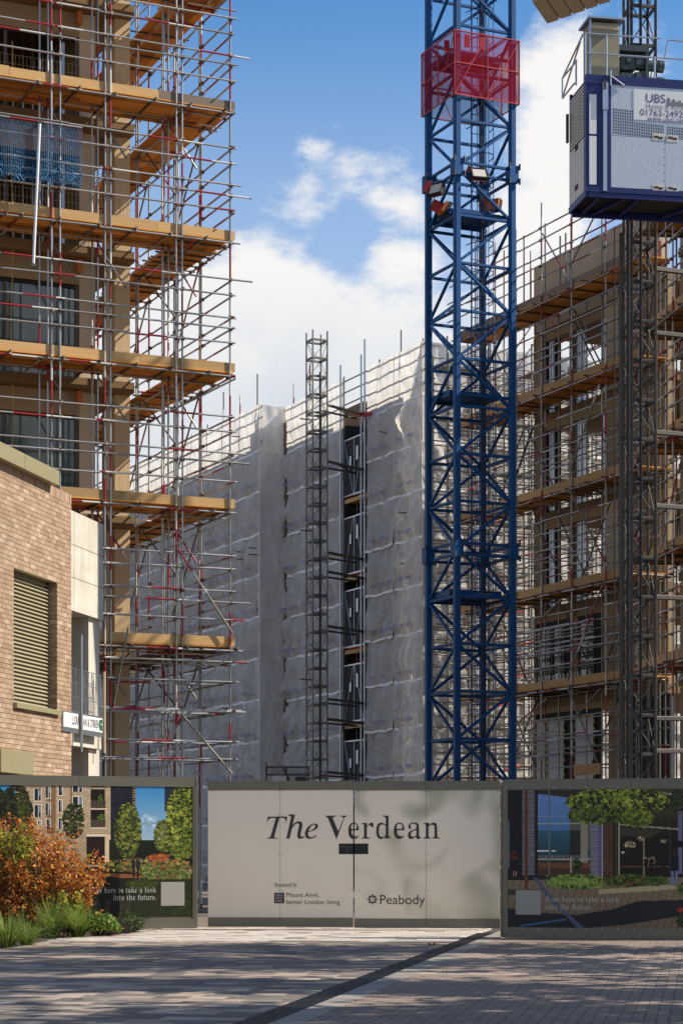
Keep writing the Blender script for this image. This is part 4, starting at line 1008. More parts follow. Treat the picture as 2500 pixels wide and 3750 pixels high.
def do_hoist():
    mf = Fr((2310 - CU) / FOC * 54, 54, E2, E1)
    t = thing('hoist_mast', mf.p(.3, .3, 0), 'dark steel lattice mast carrying the blue passenger hoist', 'mast')
    lattice_mast(t, mf, .64, 0, 27, 1.0, .07, M['mast'], M['mast'], .09, .016, 1)
    for z in np.arange(0, 26.9, 1.5): bar('rack', mf.p(.22, -.07, z), mf.p(.22, -.07, z + 1.49), .085, .07, M['mast_dark'], t)
    bar('cable_guide', mf.p(-.12, -.1, 0), mf.p(-.12, -.1, 27), .07, .07, M['mast_dark'], t)
    tube('guide_tube', mf.p(-.28, -.02, 0), mf.p(-.28, -.02, 17.2), .05, M['mast'], t)
    tube('trailing_cable', mf.p(mf.at(2248, -.2), -.2, 2), mf.p(mf.at(2249, -.2), -.2, 17.3), .018, M['mast_dark'], t)
    for v in (980, 1215, 1580, 1850, 2185, 2630, 2750):
        z = uz(v, 54); bar('tie_arm', mf.p(.64, 0, z), mf.p(2.6, .6, z + .05), .10, .12, M['mast'], t); bar('tie_arm', mf.p(0, 0, z - .15), mf.p(-.35, -.05, z - .15), .06, .08, M['mast'], t)
        bar('wall_tie', mf.p(.64, .64, z), mf.p(1.5, 4.4, z - .1), .07, .09, M['mast'], t)
    # ------ cage
    f = Fr((2143 - CU) / FOC * 51, 51, E2, E1); Dp = 1.40; Lg = 3.4
    z1 = uz(272, 51); z0 = uz(700, 51); A = lambda u: f.at(u)
    c = thing('hoist_cage', f.p(1.5, .7, z0), 'blue and silver passenger hoist cage with sign high on the mast', 'hoist cage')
    fbox('body', f, .06, Lg - .02, .06, Dp - .02, z0 + .05, z1 - .05, M['alu'], c)
    Z = lambda v: uz(v, 51)
    def F(nm, u0, u1, v0, v1, m, dep=.02, par=c, b=0.): return fbox(nm, f, A(u0), A(u1), b - dep, b + .055, Z(v1), Z(v0), m, par)
    fbox('corner_post', f, 0, .10, -.012, .12, z0, z1, M['cageblue'], c); fbox('corner_post', f, 0, .06, Dp - .08, Dp, z0 + .02, z1 - .02, M['cageblue'], c)
    F('post_panel', 2155, 2181, 345, 490, M['white_paint'], .03); F('post_panel', 2155, 2181, 498, 675, M['white_paint'], .03); F('post', 2151, 2202, 285, 705, M['cageblue'], .012)
    F('post', 2222, 2234, 285, 705, M['cageblue'], .03); F('guide_rail', 2205, 2219, 330, 697, M['stud'], .05)
    la = F('latch_box', 2202, 2222, 300, 400, M['stud'], .075); fbox('counterweight', f, A(2206), A(2214), -.10, -.076, Z(325), Z(292), M['mast'], la)
    F('top_beam', 2143, 2660, 272, 305, M['cageblue'], .028); F('sill_beam', 2143, 2660, 684, 702, M['cageblue'], .035)
    up = F('upper_sheet', 2235, 2660, 305, 490, M['alu'], .016)
    sl = []
    for j in range(9):
        for i in range(44):
            u = 2243 + i * 8.6
            if 2430 < u < 2440: continue
            if 2316 < u and j < 4: continue
            v = 391 + j * 10.6 + (u - 2243) * .055
            if v > 478 + (u - 2243) * .05: continue
            sl.append(f.boxM(A(u), A(u + 3.6), -.021, -.012, Z(v + 7), Z(v)))
    pieces('slot', c, sl, 'box', M['dark'], 300)
    for u0, u1 in ((2235, 2431.5), (2432.5, 2660)):
        lo = F('door_leaf', u0, u1, 492, 681, M['alu'], .022)
        for v in (475, 661):
            u = 2386 if u0 < 2400 else 2438; F('handle_plate', u, u + 42, v + (u - 2386) * .06, v + 24 + (u - 2386) * .06, M['alu_warm'], .032, lo)
            F('finger_slot', u + 5, u + 21, v + 8, v + 16, M['dark'], .036, lo); F('finger_slot', u + 21, u + 37, v + 11, v + 19, M['dark'], .036, lo)
        for k in range(6): F('rivet', u1 - 3, u1 - 1, 500 + k * 29, 503 + k * 29, M['dark'], .026, lo)
    # sign
    sg = F('sign_panel', 2317, 2640, 316, 428, M['white_paint'], .026)
    ex = (E2[0], E2[1], 0); nb = -.031
    for body, u0, u1, v, m in (('UBS', 2362, 2432, 361, 'navy'), ('Hoists & Access', 2362, 2520, 384, 'greyink'), ('01763-24920', 2341, 2512, 411, 'navy'), ('www.ubsl.net', 2366, 2502, 429, 'navy')):
        if m not in M: M[m] = mat(m + '_ink', (.02, .02, .14) if m == 'navy' else (.16, .16, .2), .5)
        p = f.p(A(u0), nb, Z(v)); link('lettering', text_mesh(body, M[m], p, ex, (0, 0, 1), A(u1) - A(u0)), sg)
    k = MB(); rs = random.Random(2); u = 2438
    while u < 2600:                                    # grey skyline mark
        w = rs.uniform(6, 13); h = rs.uniform(12, 32); k.add([f.p(A(u), nb, Z(370)), f.p(A(u + w), nb, Z(370)), f.p(A(u + w), nb, Z(370 - h * .8)), f.p(A(u + w / 2), nb, Z(370 - h)), f.p(A(u), nb, Z(370 - h * .8))], [(0, 1, 2, 3, 4)]); u += w
    k.build('skyline_mark', M['greyink'], sg)
    # left end: slatted upper part, checker plate below
    zm = z0 + 1.33
    for i in range(15): fbox('slat', f, -.012, .02, .14, Dp - .10, zm + .05 + i * .083, zm + .10 + i * .083, M['alu_warm'], c)
    fbox('slat_backing', f, .03, .055, .12, Dp - .06, zm, z1 - .1, M['dark'], c)
    ep = fbox('end_plate', f, -.014, .055, .122, Dp - .085, z0 + .03, zm, M['alu_warm'], c)
    for zz in (z0 + .25, zm - .12): fbox('handle_plate', f, -.022, -.012, .6, .85, zz, zz + .12, M['dark'], ep)
    fbox('latch_arm', f, -.09, -.03, Dp - .06, Dp, z0 + 1.6, z0 + 2.3, M['mast'], c)
    # base frame seen from below
    fbox('floor', f, .03, Lg, .03, Dp, z0 - .02, z0 + .04, M['dark'], c); fbox('base_beam', f, -.01, .05, .0, Dp + .05, z0 - .12, z0 + .02, M['cageblue'], c)
    fbox('base_beam', f, .06, Lg, -.02, .05, z0 - .13, z0 - .03, M['cageblue'], c); fbox('base_beam', f, .06, Lg, Dp - .04, Dp + .05, z0 - .2, z0 - .03, M['cageblue'], c)
    for a0_, b0_, a1_, b1_ in ((.35, .05, .30, Dp), (1.0, .05, .55, Dp), (1.35, .05, 1.25, Dp), (2.9, .1, 2.3, Dp)): bar('base_beam', f.p(a0_, b0_, z0 - .09), f.p(a1_, b1_, z0 - .12), .08, .10, M['cageblue'], c)
    # roof: cabinet, drive units, railings
    cb = fbox('cabinet', f, A(2157) + .1, A(2157) + .82, .25, .85, z1 - .02, z1 + 1.36, M['cabinet'], c)
    g = MB(); zz = z1 + 1.42
    g.box(f.boxM(A(2157) + .02, A(2157) + .92, .12, 1.0, zz, zz + .05)); g.build('cabinet_roof', M['stud'], cb)
    fbox('cabinet_trim', f, A(2157) + .1, A(2157) + .82, .22, .249, z1 + 1.2, z1 + 1.28, M['clt_pale'], cb); fbox('cabinet_post', f, A(2157) + .06, A(2157) + .1, .2, .25, z1 - .02, z1 + 1.42, M['stud'], cb)
    for i in range(3):
        b0_ = 1.05; aa = A(2303); z = z1 + .05 + i * .42 - .3
        d = thing('drive_unit', f.p(aa + .4, b0_, z), ('lowest', 'middle', 'upper')[i] + ' dark green drive motor stacked on the hoist cage roof', 'motor', 'hoist drive motors')
        fbox('gearbox', f, aa + .12, aa + .48, b0_, b0_ + .4, z, z + .33, M['motor'], d); fbox('terminal_box', f, aa + .5, aa + .7, b0_ - .03, b0_ + .1, z + .12, z + .36, M['motor'], d)
        tube('motor_body', f.p(aa + .48, b0_ + .15, z + .17), f.p(aa + 1.1, b0_ + .15, z + .17), .14, M['motor'], d); tube('fan_cover', f.p(aa + 1.1, b0_ + .15, z + .17), f.p(aa + 1.24, b0_ + .15, z + .17), .16, M['motor'], d)
        tube('shaft_cap', f.p(aa + .3, b0_ - .08, z + .2), f.p(aa + .3, b0_, z + .2), .07, M['motor'], d)
    fr_ = fbox('drive_frame', f, A(2300), A(2300) + .08, 1.0, 1.3, z1 - .2, z1 + 1.02, M['mast'], c); fbox('drive_frame', f, A(2300), A(2300) + .82, .98, 1.3, z1 + 1.02, z1 + 1.16, M['motor'], c); fbox('drive_frame', f, A(2300) + .76, A(2300) + .82, 1.0, 1.3, z1 - .2, z1 + 1.02, M['motor'], c)
    rl = lambda p, q: tube('railing', f.p(*p), f.p(*q), .022, M['stud'], c)
    h1, h2 = z1 + .55, z1 + 1.02
    rl((.0, .1, h1), (Lg, .1, h1)); rl((.02, .1, h2), (1.9, .1, h2)); 
    for a in (.02, .55, 1.75, 2.5): rl((a, .1, z1 - .03), (a, .1, h2 if a < .6 else h1))
    rl((2.0, .1, h1), (2.1, .1, h1 + .45)); rl((2.1, .1, h1 + .45), (3.4, .1, h1 + .42))
    ox = -.02; pts = [(ox, .15, h2), (ox, Dp + .55, z1 + .6), (ox, Dp + .55, z1 + .1), (ox, .9, z1 + .1)]
    for p, q in zip(pts, pts[1:]): rl(p, q)
    rl((ox, Dp + .55, z1 + .6), (ox, .7, z1 + .58)); rl((ox, .4, h2 - .1), (ox, Dp + .5, z1 + .14)); rl((ox, .75, z1), (ox, .75, z1 + .62))
    rl((A(2232), -.05, z1 - .02), (A(2282), -.06, z1 - .24)); rl((A(2232), -.05, z1 - .25), (A(2232), -.05, z1 + .12))
do_hoist()

# ================================================================== HOARDINGS AND GATES
GLYPH = {"g":{"rV":[[[110,-6],[26,190],[23,198],[18,204],[14,210],[9,214],[2,218],[-4,219],[-7,228],[105,228],[102,219],[96,219],[89,218],[82,216],[76,213],[73,210],[71,205],[72,201],[74,196],[77,189],[129,72],[178,189],[181,195],[182,200],[182,204],[182,209],[177,213],[172,216],[165,218],[158,219],[152,219],[149,228],[221,228],[218,219],[214,219],[208,217],[202,214],[196,209],[192,201],[187,191],[111,-6]]],"rN":[[[203,-5],[53,175],[49,39],[50,29],[52,21],[57,15],[65,12],[73,10],[81,9],[83,0],[9,0],[11,9],[16,9],[22,10],[28,12],[32,14],[37,17],[40,21],[41,26],[42,32],[42,39],[42,194],[30,206],[24,213],[20,217],[17,218],[13,219],[12,219],[9,228],[77,228],[195,84],[199,189],[199,196],[198,202],[197,207],[194,211],[189,214],[184,216],[179,217],[173,218],[169,219],[166,228],[240,228],[238,219],[229,218],[221,216],[215,212],[210,207],[208,199],[207,188],[207,-5]]],"rd":[[[70,-5],[59,-4],[50,0],[42,5],[35,13],[30,22],[26,33],[22,46],[21,59],[20,74],[21,90],[22,105],[26,119],[31,131],[37,141],[44,149],[53,154],[61,158],[73,159],[87,157],[96,151],[121,140],[121,200],[121,207],[116,212],[109,215],[103,217],[96,219],[94,220],[88,228],[151,228],[150,38],[150,30],[151,24],[154,20],[162,17],[169,15],[170,14],[175,5],[157,4],[136,1],[114,-5],[116,19],[97,6],[86,-2]],[[86,14],[92,15],[99,17],[105,21],[111,25],[117,31],[121,38],[121,121],[119,126],[113,131],[107,135],[100,138],[93,140],[87,140],[77,139],[65,133],[56,125],[52,113],[49,96],[49,77],[49,57],[51,41],[57,29],[65,21],[75,16]]],"re":[[[77,-5],[64,-4],[54,0],[45,5],[38,13],[32,23],[26,34],[23,48],[21,62],[20,79],[21,94],[23,108],[27,120],[33,131],[39,141],[46,149],[55,155],[66,158],[79,159],[96,157],[109,151],[118,140],[126,126],[129,108],[131,87],[141,83],[56,83],[54,49],[73,28],[100,21],[113,24],[128,31],[136,43],[133,36],[120,13],[101,0]],[[58,96],[102,96],[111,107],[110,120],[109,131],[105,139],[97,144],[89,147],[81,148],[63,143],[52,128],[48,102]]],"ra":[[[127,-5],[115,-3],[111,5],[100,17],[82,5],[66,-2],[48,-4],[37,-3],[30,0],[25,6],[23,13],[20,22],[20,32],[21,45],[26,58],[35,68],[51,77],[72,86],[105,95],[109,121],[109,129],[105,136],[99,141],[91,145],[82,147],[74,148],[61,147],[49,143],[42,137],[44,135],[46,132],[50,128],[51,124],[52,120],[51,116],[51,110],[52,105],[51,101],[48,98],[44,96],[39,95],[33,96],[30,98],[27,102],[27,106],[26,112],[26,118],[26,126],[27,133],[30,139],[35,145],[40,150],[48,154],[57,157],[69,159],[81,159],[103,158],[118,153],[128,146],[132,136],[135,122],[136,105],[136,31],[137,26],[137,22],[138,20],[143,18],[149,17],[152,17],[156,18],[160,19],[157,21],[156,14],[150,3],[140,-3]],[[75,17],[79,17],[84,18],[90,20],[95,23],[101,27],[109,32],[107,85],[74,76],[56,61],[49,42],[52,28],[63,20]]],"rn":[[[9,0],[16,8],[15,9],[21,10],[27,13],[33,16],[36,21],[36,28],[36,127],[36,133],[34,138],[30,142],[22,145],[15,146],[16,147],[9,155],[73,155],[72,134],[91,148],[104,156],[122,159],[143,153],[151,135],[155,106],[155,28],[156,22],[158,17],[162,13],[170,10],[176,9],[175,8],[182,0],[101,0],[110,8],[103,8],[114,10],[125,17],[128,28],[128,108],[127,117],[126,124],[123,129],[116,133],[108,135],[101,136],[89,134],[77,128],[64,118],[64,28],[64,22],[66,17],[70,13],[78,10],[84,9],[83,8],[90,0]]],"rt":[[[62,-5],[50,-4],[42,0],[38,5],[36,13],[35,23],[34,36],[34,139],[14,139],[18,150],[28,162],[39,174],[50,185],[58,195],[66,204],[67,212],[62,212],[64,155],[102,155],[102,139],[63,139],[62,41],[62,35],[64,29],[67,25],[73,22],[79,21],[84,20],[93,22],[104,28],[104,37],[101,33],[93,12],[80,-1]]],"rr":[[[9,0],[16,8],[15,9],[22,10],[29,13],[34,16],[36,21],[36,28],[36,126],[36,133],[34,139],[29,143],[22,145],[16,146],[17,147],[10,155],[71,155],[64,126],[86,136],[91,144],[97,151],[103,155],[110,158],[117,159],[125,158],[130,156],[134,152],[134,147],[134,140],[135,133],[135,127],[134,122],[133,117],[133,114],[129,112],[124,111],[119,112],[115,113],[115,115],[114,118],[113,121],[110,125],[105,128],[99,129],[94,130],[88,129],[81,126],[74,121],[68,114],[65,106],[65,96],[65,28],[65,21],[69,16],[75,13],[83,10],[90,9],[94,8],[99,0]]],"rh":[[[9,0],[16,8],[15,9],[21,10],[27,13],[33,16],[36,21],[36,28],[36,199],[36,206],[34,211],[29,215],[22,217],[16,219],[16,220],[9,228],[67,228],[64,133],[92,148],[104,156],[122,159],[143,153],[151,135],[155,106],[155,28],[156,22],[158,17],[162,13],[170,10],[176,9],[175,8],[182,0],[101,0],[110,8],[103,8],[114,10],[125,17],[128,28],[128,108],[127,117],[126,124],[123,129],[116,133],[108,135],[101,136],[89,134],[77,128],[64,118],[64,28],[64,22],[66,17],[70,13],[78,10],[84,9],[83,8],[90,0]]],"ro":[[[84,-5],[70,-4],[58,0],[48,6],[40,14],[32,24],[27,35],[23,48],[20,62],[19,77],[20,92],[23,106],[27,119],[33,131],[40,141],[48,149],[58,154],[70,158],[84,159],[98,158],[110,155],[120,149],[128,141],[136,131],[141,120],[145,107],[147,93],[148,77],[147,61],[145,47],[141,34],[136,23],[128,13],[120,5],[110,0],[98,-4]],[[84,6],[94,7],[105,12],[112,19],[115,25],[118,32],[119,41],[119,51],[120,63],[120,77],[119,103],[117,123],[113,135],[104,143],[93,148],[84,149],[74,148],[63,143],[55,135],[51,122],[49,103],[48,77],[49,63],[49,51],[50,41],[51,32],[53,25],[56,19],[64,12],[75,7]]],"rk":[[[9,0],[16,8],[16,9],[22,11],[28,13],[34,16],[36,21],[36,28],[36,199],[36,206],[35,211],[31,215],[23,217],[17,219],[17,220],[10,228],[66,228],[65,84],[118,124],[124,129],[130,134],[132,139],[124,143],[115,146],[104,147],[113,147],[103,155],[173,155],[169,147],[159,144],[145,139],[132,130],[102,104],[166,17],[173,12],[181,9],[181,8],[188,0],[105,0],[114,8],[108,8],[116,9],[125,11],[130,16],[128,18],[126,21],[123,25],[86,74],[64,67],[64,28],[64,22],[66,17],[71,13],[78,11],[83,9],[83,8],[90,0]]],"rl":[[[9,0],[16,8],[15,9],[22,10],[29,13],[34,16],[36,21],[36,28],[36,199],[36,205],[35,211],[31,215],[23,217],[17,219],[17,220],[10,228],[65,228],[64,28],[65,22],[66,17],[70,13],[78,11],[83,9],[83,8],[90,0]]],"ri":[[[50,181],[45,182],[40,184],[36,188],[36,193],[35,199],[35,206],[35,213],[36,219],[36,224],[41,228],[45,231],[50,232],[56,231],[60,228],[63,224],[65,219],[66,213],[66,206],[66,199],[65,193],[63,188],[61,184],[56,182]],[[9,0],[16,8],[15,9],[22,10],[29,13],[34,16],[36,21],[36,28],[36,126],[36,133],[34,139],[30,142],[23,145],[16,146],[17,147],[10,155],[66,155],[64,28],[65,22],[66,17],[70,13],[78,11],[83,9],[83,8],[90,0]]],"ru":[[[65,-5],[53,-4],[44,1],[39,9],[36,19],[34,32],[33,48],[33,124],[32,131],[31,137],[28,141],[20,144],[13,146],[13,147],[6,155],[63,155],[61,37],[61,32],[65,27],[69,23],[76,20],[83,18],[88,18],[99,19],[111,25],[124,33],[124,124],[124,132],[122,137],[116,142],[109,145],[102,146],[101,147],[95,155],[154,155],[152,35],[152,28],[155,23],[161,19],[168,17],[174,16],[173,15],[178,6],[160,5],[138,1],[118,-5],[123,20],[103,13],[98,7],[91,2],[83,-2],[75,-4]]],"rf":[[[7,0],[14,8],[13,9],[18,10],[23,11],[27,13],[30,15],[34,17],[36,21],[36,28],[36,37],[36,138],[13,138],[13,155],[32,155],[36,177],[37,193],[41,207],[47,218],[56,226],[69,231],[87,232],[100,231],[110,228],[116,223],[119,216],[121,208],[122,200],[122,193],[121,188],[120,183],[120,180],[117,178],[112,178],[107,178],[104,180],[102,183],[102,186],[102,190],[102,195],[103,200],[103,205],[104,210],[105,211],[105,212],[106,213],[106,214],[107,215],[108,216],[104,219],[96,221],[90,222],[83,221],[75,219],[69,215],[66,210],[64,203],[64,195],[67,155],[99,155],[99,138],[65,138],[64,33],[64,24],[68,17],[74,13],[82,10],[90,9],[96,8],[100,0]]],"rS":[[[31,-5],[31,79],[25,79],[29,57],[38,39],[51,25],[65,15],[81,9],[98,7],[110,9],[122,12],[133,18],[142,26],[148,35],[149,45],[144,58],[132,70],[114,80],[83,95],[67,105],[53,116],[44,126],[39,138],[36,151],[35,166],[36,179],[38,191],[42,201],[46,211],[52,218],[60,225],[69,229],[80,232],[92,233],[99,233],[107,232],[115,231],[122,229],[131,227],[140,224],[142,224],[143,223],[146,223],[145,223],[147,222],[150,222],[158,223],[166,227],[162,233],[160,233],[160,160],[166,160],[166,172],[161,182],[154,192],[145,201],[136,208],[127,214],[116,219],[106,221],[97,222],[86,221],[75,218],[66,213],[57,207],[52,199],[50,190],[52,182],[56,175],[63,168],[72,162],[81,157],[92,151],[125,136],[137,130],[147,123],[155,117],[160,109],[164,102],[167,94],[168,86],[169,76],[170,66],[169,53],[166,40],[162,29],[157,19],[149,11],[138,4],[126,-1],[112,-4],[96,-5],[90,-5],[85,-5],[79,-4],[75,-3],[69,-1],[64,0],[59,2],[54,4],[49,5],[46,5],[45,6],[42,6],[39,6],[34,5],[29,4],[25,1],[23,-2],[30,-5]]],"rc":[[[78,-5],[66,-4],[55,0],[46,5],[39,13],[33,23],[27,34],[23,47],[21,60],[20,75],[21,91],[23,105],[28,118],[34,130],[41,140],[51,148],[61,155],[73,158],[87,160],[102,158],[114,155],[122,149],[127,142],[128,133],[129,123],[129,117],[128,112],[128,108],[127,105],[123,103],[118,102],[109,105],[108,112],[108,125],[108,127],[108,129],[107,131],[108,132],[109,134],[109,136],[104,143],[93,147],[85,148],[64,142],[50,124],[46,94],[47,71],[53,53],[62,38],[74,28],[88,21],[102,19],[115,21],[128,27],[136,36],[134,30],[120,11],[102,-1]]],"r.":[[[45,-5],[40,-4],[37,-2],[34,1],[35,5],[34,11],[34,18],[34,26],[35,31],[34,36],[37,38],[40,40],[45,41],[49,40],[54,38],[56,36],[55,31],[56,26],[56,18],[56,11],[55,5],[56,1],[53,-2],[49,-4]]],"rb":[[[31,-6],[31,194],[31,203],[29,210],[25,214],[18,217],[12,219],[10,220],[4,228],[62,228],[59,139],[84,150],[96,157],[110,159],[122,158],[130,155],[139,149],[145,142],[150,133],[155,123],[158,111],[160,97],[161,83],[160,67],[158,51],[153,38],[147,25],[140,15],[132,6],[122,0],[110,-4],[96,-5],[82,-3],[70,3],[52,14],[24,-6]],[[91,7],[104,9],[116,15],[125,25],[130,39],[132,57],[133,80],[132,99],[128,114],[124,125],[115,134],[103,138],[92,140],[87,139],[80,138],[74,135],[68,131],[63,126],[59,121],[59,34],[63,19],[76,10]]],"ry":[[[26,-70],[18,-69],[13,-67],[10,-62],[7,-57],[8,-50],[7,-42],[7,-36],[7,-31],[7,-27],[10,-23],[13,-21],[18,-20],[23,-20],[26,-22],[28,-25],[28,-28],[27,-33],[27,-38],[27,-39],[27,-40],[27,-41],[27,-42],[27,-43],[28,-44],[31,-47],[39,-49],[43,-49],[49,-48],[57,-44],[64,-37],[68,-32],[70,-28],[74,-22],[76,-16],[79,-10],[79,-2],[27,125],[24,130],[22,134],[19,138],[16,140],[17,142],[12,144],[6,145],[3,146],[-1,147],[8,147],[-2,155],[81,155],[74,147],[75,146],[71,146],[65,145],[60,143],[56,141],[54,137],[54,136],[55,135],[56,133],[56,132],[57,130],[57,128],[93,59],[124,121],[125,124],[126,127],[128,130],[128,133],[128,135],[129,137],[127,140],[124,143],[117,145],[112,146],[107,147],[107,147],[101,155],[150,155],[142,147],[144,146],[137,144],[132,140],[128,135],[125,129],[121,121],[72,-12],[67,-26],[62,-38],[58,-48],[53,-55],[49,-61],[46,-65],[40,-68],[34,-70]]],"iT":[[[25,0],[26,7],[29,7],[36,7],[43,8],[48,10],[53,12],[57,16],[60,21],[64,27],[67,35],[70,45],[114,209],[115,211],[115,213],[115,215],[114,218],[111,220],[106,220],[97,220],[84,220],[72,218],[63,216],[55,212],[48,208],[42,202],[37,195],[33,186],[30,176],[22,177],[37,232],[230,232],[220,175],[213,175],[213,177],[214,179],[214,180],[214,182],[214,184],[214,186],[213,197],[210,206],[205,212],[198,217],[187,219],[173,220],[159,220],[156,220],[154,219],[153,218],[151,217],[150,214],[149,212],[104,46],[101,36],[100,28],[99,21],[100,16],[102,12],[106,10],[112,8],[119,7],[129,7],[132,7],[130,0]]],"ih":[[[152,-3],[143,-2],[136,1],[130,6],[125,12],[122,21],[122,30],[122,36],[122,42],[123,49],[124,57],[126,66],[128,76],[136,110],[137,117],[138,123],[139,128],[140,133],[141,138],[141,142],[139,153],[134,159],[125,162],[112,159],[100,150],[87,136],[75,119],[67,102],[62,86],[44,0],[12,0],[56,208],[58,216],[59,222],[59,225],[56,234],[49,239],[36,241],[33,241],[36,255],[98,255],[85,193],[83,184],[80,175],[78,166],[76,156],[74,147],[71,138],[75,138],[94,163],[115,178],[137,183],[157,179],[169,166],[173,146],[173,142],[172,137],[171,131],[170,125],[169,117],[167,109],[158,69],[157,63],[156,56],[155,50],[154,45],[154,39],[154,34],[155,25],[159,20],[166,18],[172,19],[179,21],[187,26],[193,16],[179,5],[165,-1]]],"ie":[[[44,-3],[31,-2],[20,3],[10,10],[4,21],[-1,34],[-2,49],[-1,60],[1,71],[5,83],[9,94],[16,105],[23,115],[31,125],[40,134],[50,142],[66,151],[82,156],[98,158],[107,157],[115,155],[121,152],[125,147],[128,140],[129,133],[126,119],[118,107],[104,95],[85,84],[60,77],[31,71],[30,67],[29,63],[29,59],[28,55],[28,52],[28,49],[32,29],[42,17],[59,13],[76,16],[93,25],[110,41],[116,36],[105,23],[94,14],[82,6],[70,1],[58,-2]],[[32,79],[53,83],[70,90],[84,99],[94,110],[100,123],[102,136],[101,143],[97,148],[90,149],[83,148],[76,145],[68,140],[61,133],[54,125],[48,115],[42,104],[36,92]]],"iS":[[[77,-5],[62,-4],[46,0],[29,5],[27,6],[26,6],[25,6],[23,7],[22,7],[21,7],[15,6],[11,2],[7,-4],[1,-4],[13,73],[19,73],[21,53],[26,36],[34,23],[45,13],[58,7],[73,5],[81,6],[89,8],[96,12],[102,16],[108,22],[112,28],[115,36],[117,44],[118,52],[117,58],[116,64],[114,70],[111,75],[108,81],[103,87],[100,91],[96,96],[92,101],[87,106],[82,111],[77,116],[66,128],[57,139],[51,148],[47,158],[45,167],[44,177],[45,188],[48,198],[52,208],[59,216],[67,224],[76,230],[86,234],[98,237],[111,237],[116,237],[121,237],[126,237],[131,236],[136,235],[140,233],[145,232],[148,230],[151,230],[154,229],[155,228],[156,228],[162,229],[166,232],[169,236],[176,236],[165,168],[160,168],[158,186],[154,200],[148,212],[139,220],[128,225],[116,227],[105,226],[95,222],[88,216],[82,208],[78,199],[77,188],[78,181],[80,174],[84,167],[89,160],[94,153],[100,145],[105,140],[110,135],[116,129],[121,124],[126,118],[132,112],[142,97],[148,81],[150,63],[149,51],[146,39],[141,28],[134,19],[125,11],[115,4],[103,-1],[90,-4]]],"ic":[[[50,-4],[35,-2],[23,3],[13,11],[6,23],[1,37],[0,54],[0,65],[2,76],[6,87],[11,98],[17,109],[24,119],[32,128],[41,136],[51,143],[67,151],[83,156],[100,158],[109,157],[118,155],[124,151],[129,146],[132,140],[133,133],[133,128],[131,123],[129,119],[125,116],[121,115],[117,114],[108,116],[104,120],[102,128],[102,130],[103,132],[103,134],[104,136],[106,138],[107,140],[108,140],[108,141],[109,142],[110,143],[110,144],[110,145],[109,147],[105,149],[99,149],[87,148],[76,143],[65,135],[55,125],[46,112],[39,98],[34,83],[31,68],[30,54],[31,42],[33,31],[38,23],[44,16],[52,13],[61,11],[78,15],[96,25],[114,41],[119,35],[96,13],[73,0]]],"ia":[[[25,-4],[17,-3],[10,0],[4,5],[0,12],[-3,21],[-3,32],[-2,50],[2,69],[9,88],[19,106],[31,122],[45,137],[60,149],[76,156],[92,158],[104,156],[112,150],[116,140],[121,154],[146,154],[116,45],[113,35],[111,28],[111,22],[111,20],[113,18],[117,17],[122,20],[131,27],[141,40],[146,36],[128,14],[112,0],[98,-4],[90,-2],[85,3],[84,11],[85,21],[89,37],[95,59],[83,39],[71,24],[60,12],[48,3],[37,-2]],[[41,16],[46,17],[52,20],[58,24],[64,29],[70,36],[76,43],[82,52],[87,61],[93,71],[97,80],[102,90],[105,101],[107,110],[109,120],[109,129],[108,140],[102,147],[92,149],[82,148],[72,142],[62,133],[52,120],[44,105],[37,88],[34,78],[31,69],[29,61],[28,52],[27,44],[27,37],[28,25],[33,19]]],"in":[[[111,-4],[106,-4],[102,-2],[99,0],[96,4],[95,8],[94,14],[96,24],[100,43],[108,70],[115,98],[120,116],[121,127],[120,133],[117,136],[112,137],[108,137],[103,135],[98,132],[92,127],[86,122],[80,116],[73,109],[67,102],[61,95],[56,87],[51,79],[46,71],[38,52],[29,29],[21,0],[-6,0],[27,110],[29,119],[30,126],[31,131],[30,135],[29,138],[27,140],[23,141],[18,142],[11,142],[9,142],[10,148],[19,150],[26,151],[34,152],[40,153],[45,154],[50,155],[57,157],[62,158],[65,158],[66,158],[66,158],[66,157],[67,156],[67,155],[66,154],[46,89],[63,110],[79,127],[94,141],[108,150],[121,156],[132,157],[142,155],[149,149],[151,139],[151,135],[151,130],[150,126],[149,121],[148,116],[146,111],[127,44],[126,39],[125,35],[124,32],[123,29],[123,27],[123,25],[123,20],[126,18],[130,17],[137,20],[146,29],[156,45],[161,41],[145,16],[128,1]]]},"a":{"rV":214,"rN":247,"rd":185,"re":150,"ra":172,"rn":190,"rt":114,"rr":144,"rh":190,"ro":168,"rk":179,"rl":100,"ri":99,"ru":187,"rf":107,"rS":195,"rc":147,"r.":90,"rb":180,"ry":150,"iT":210,"ih":201,"ie":144,"iS":184,"ic":149,"ia":171,"in":182}}
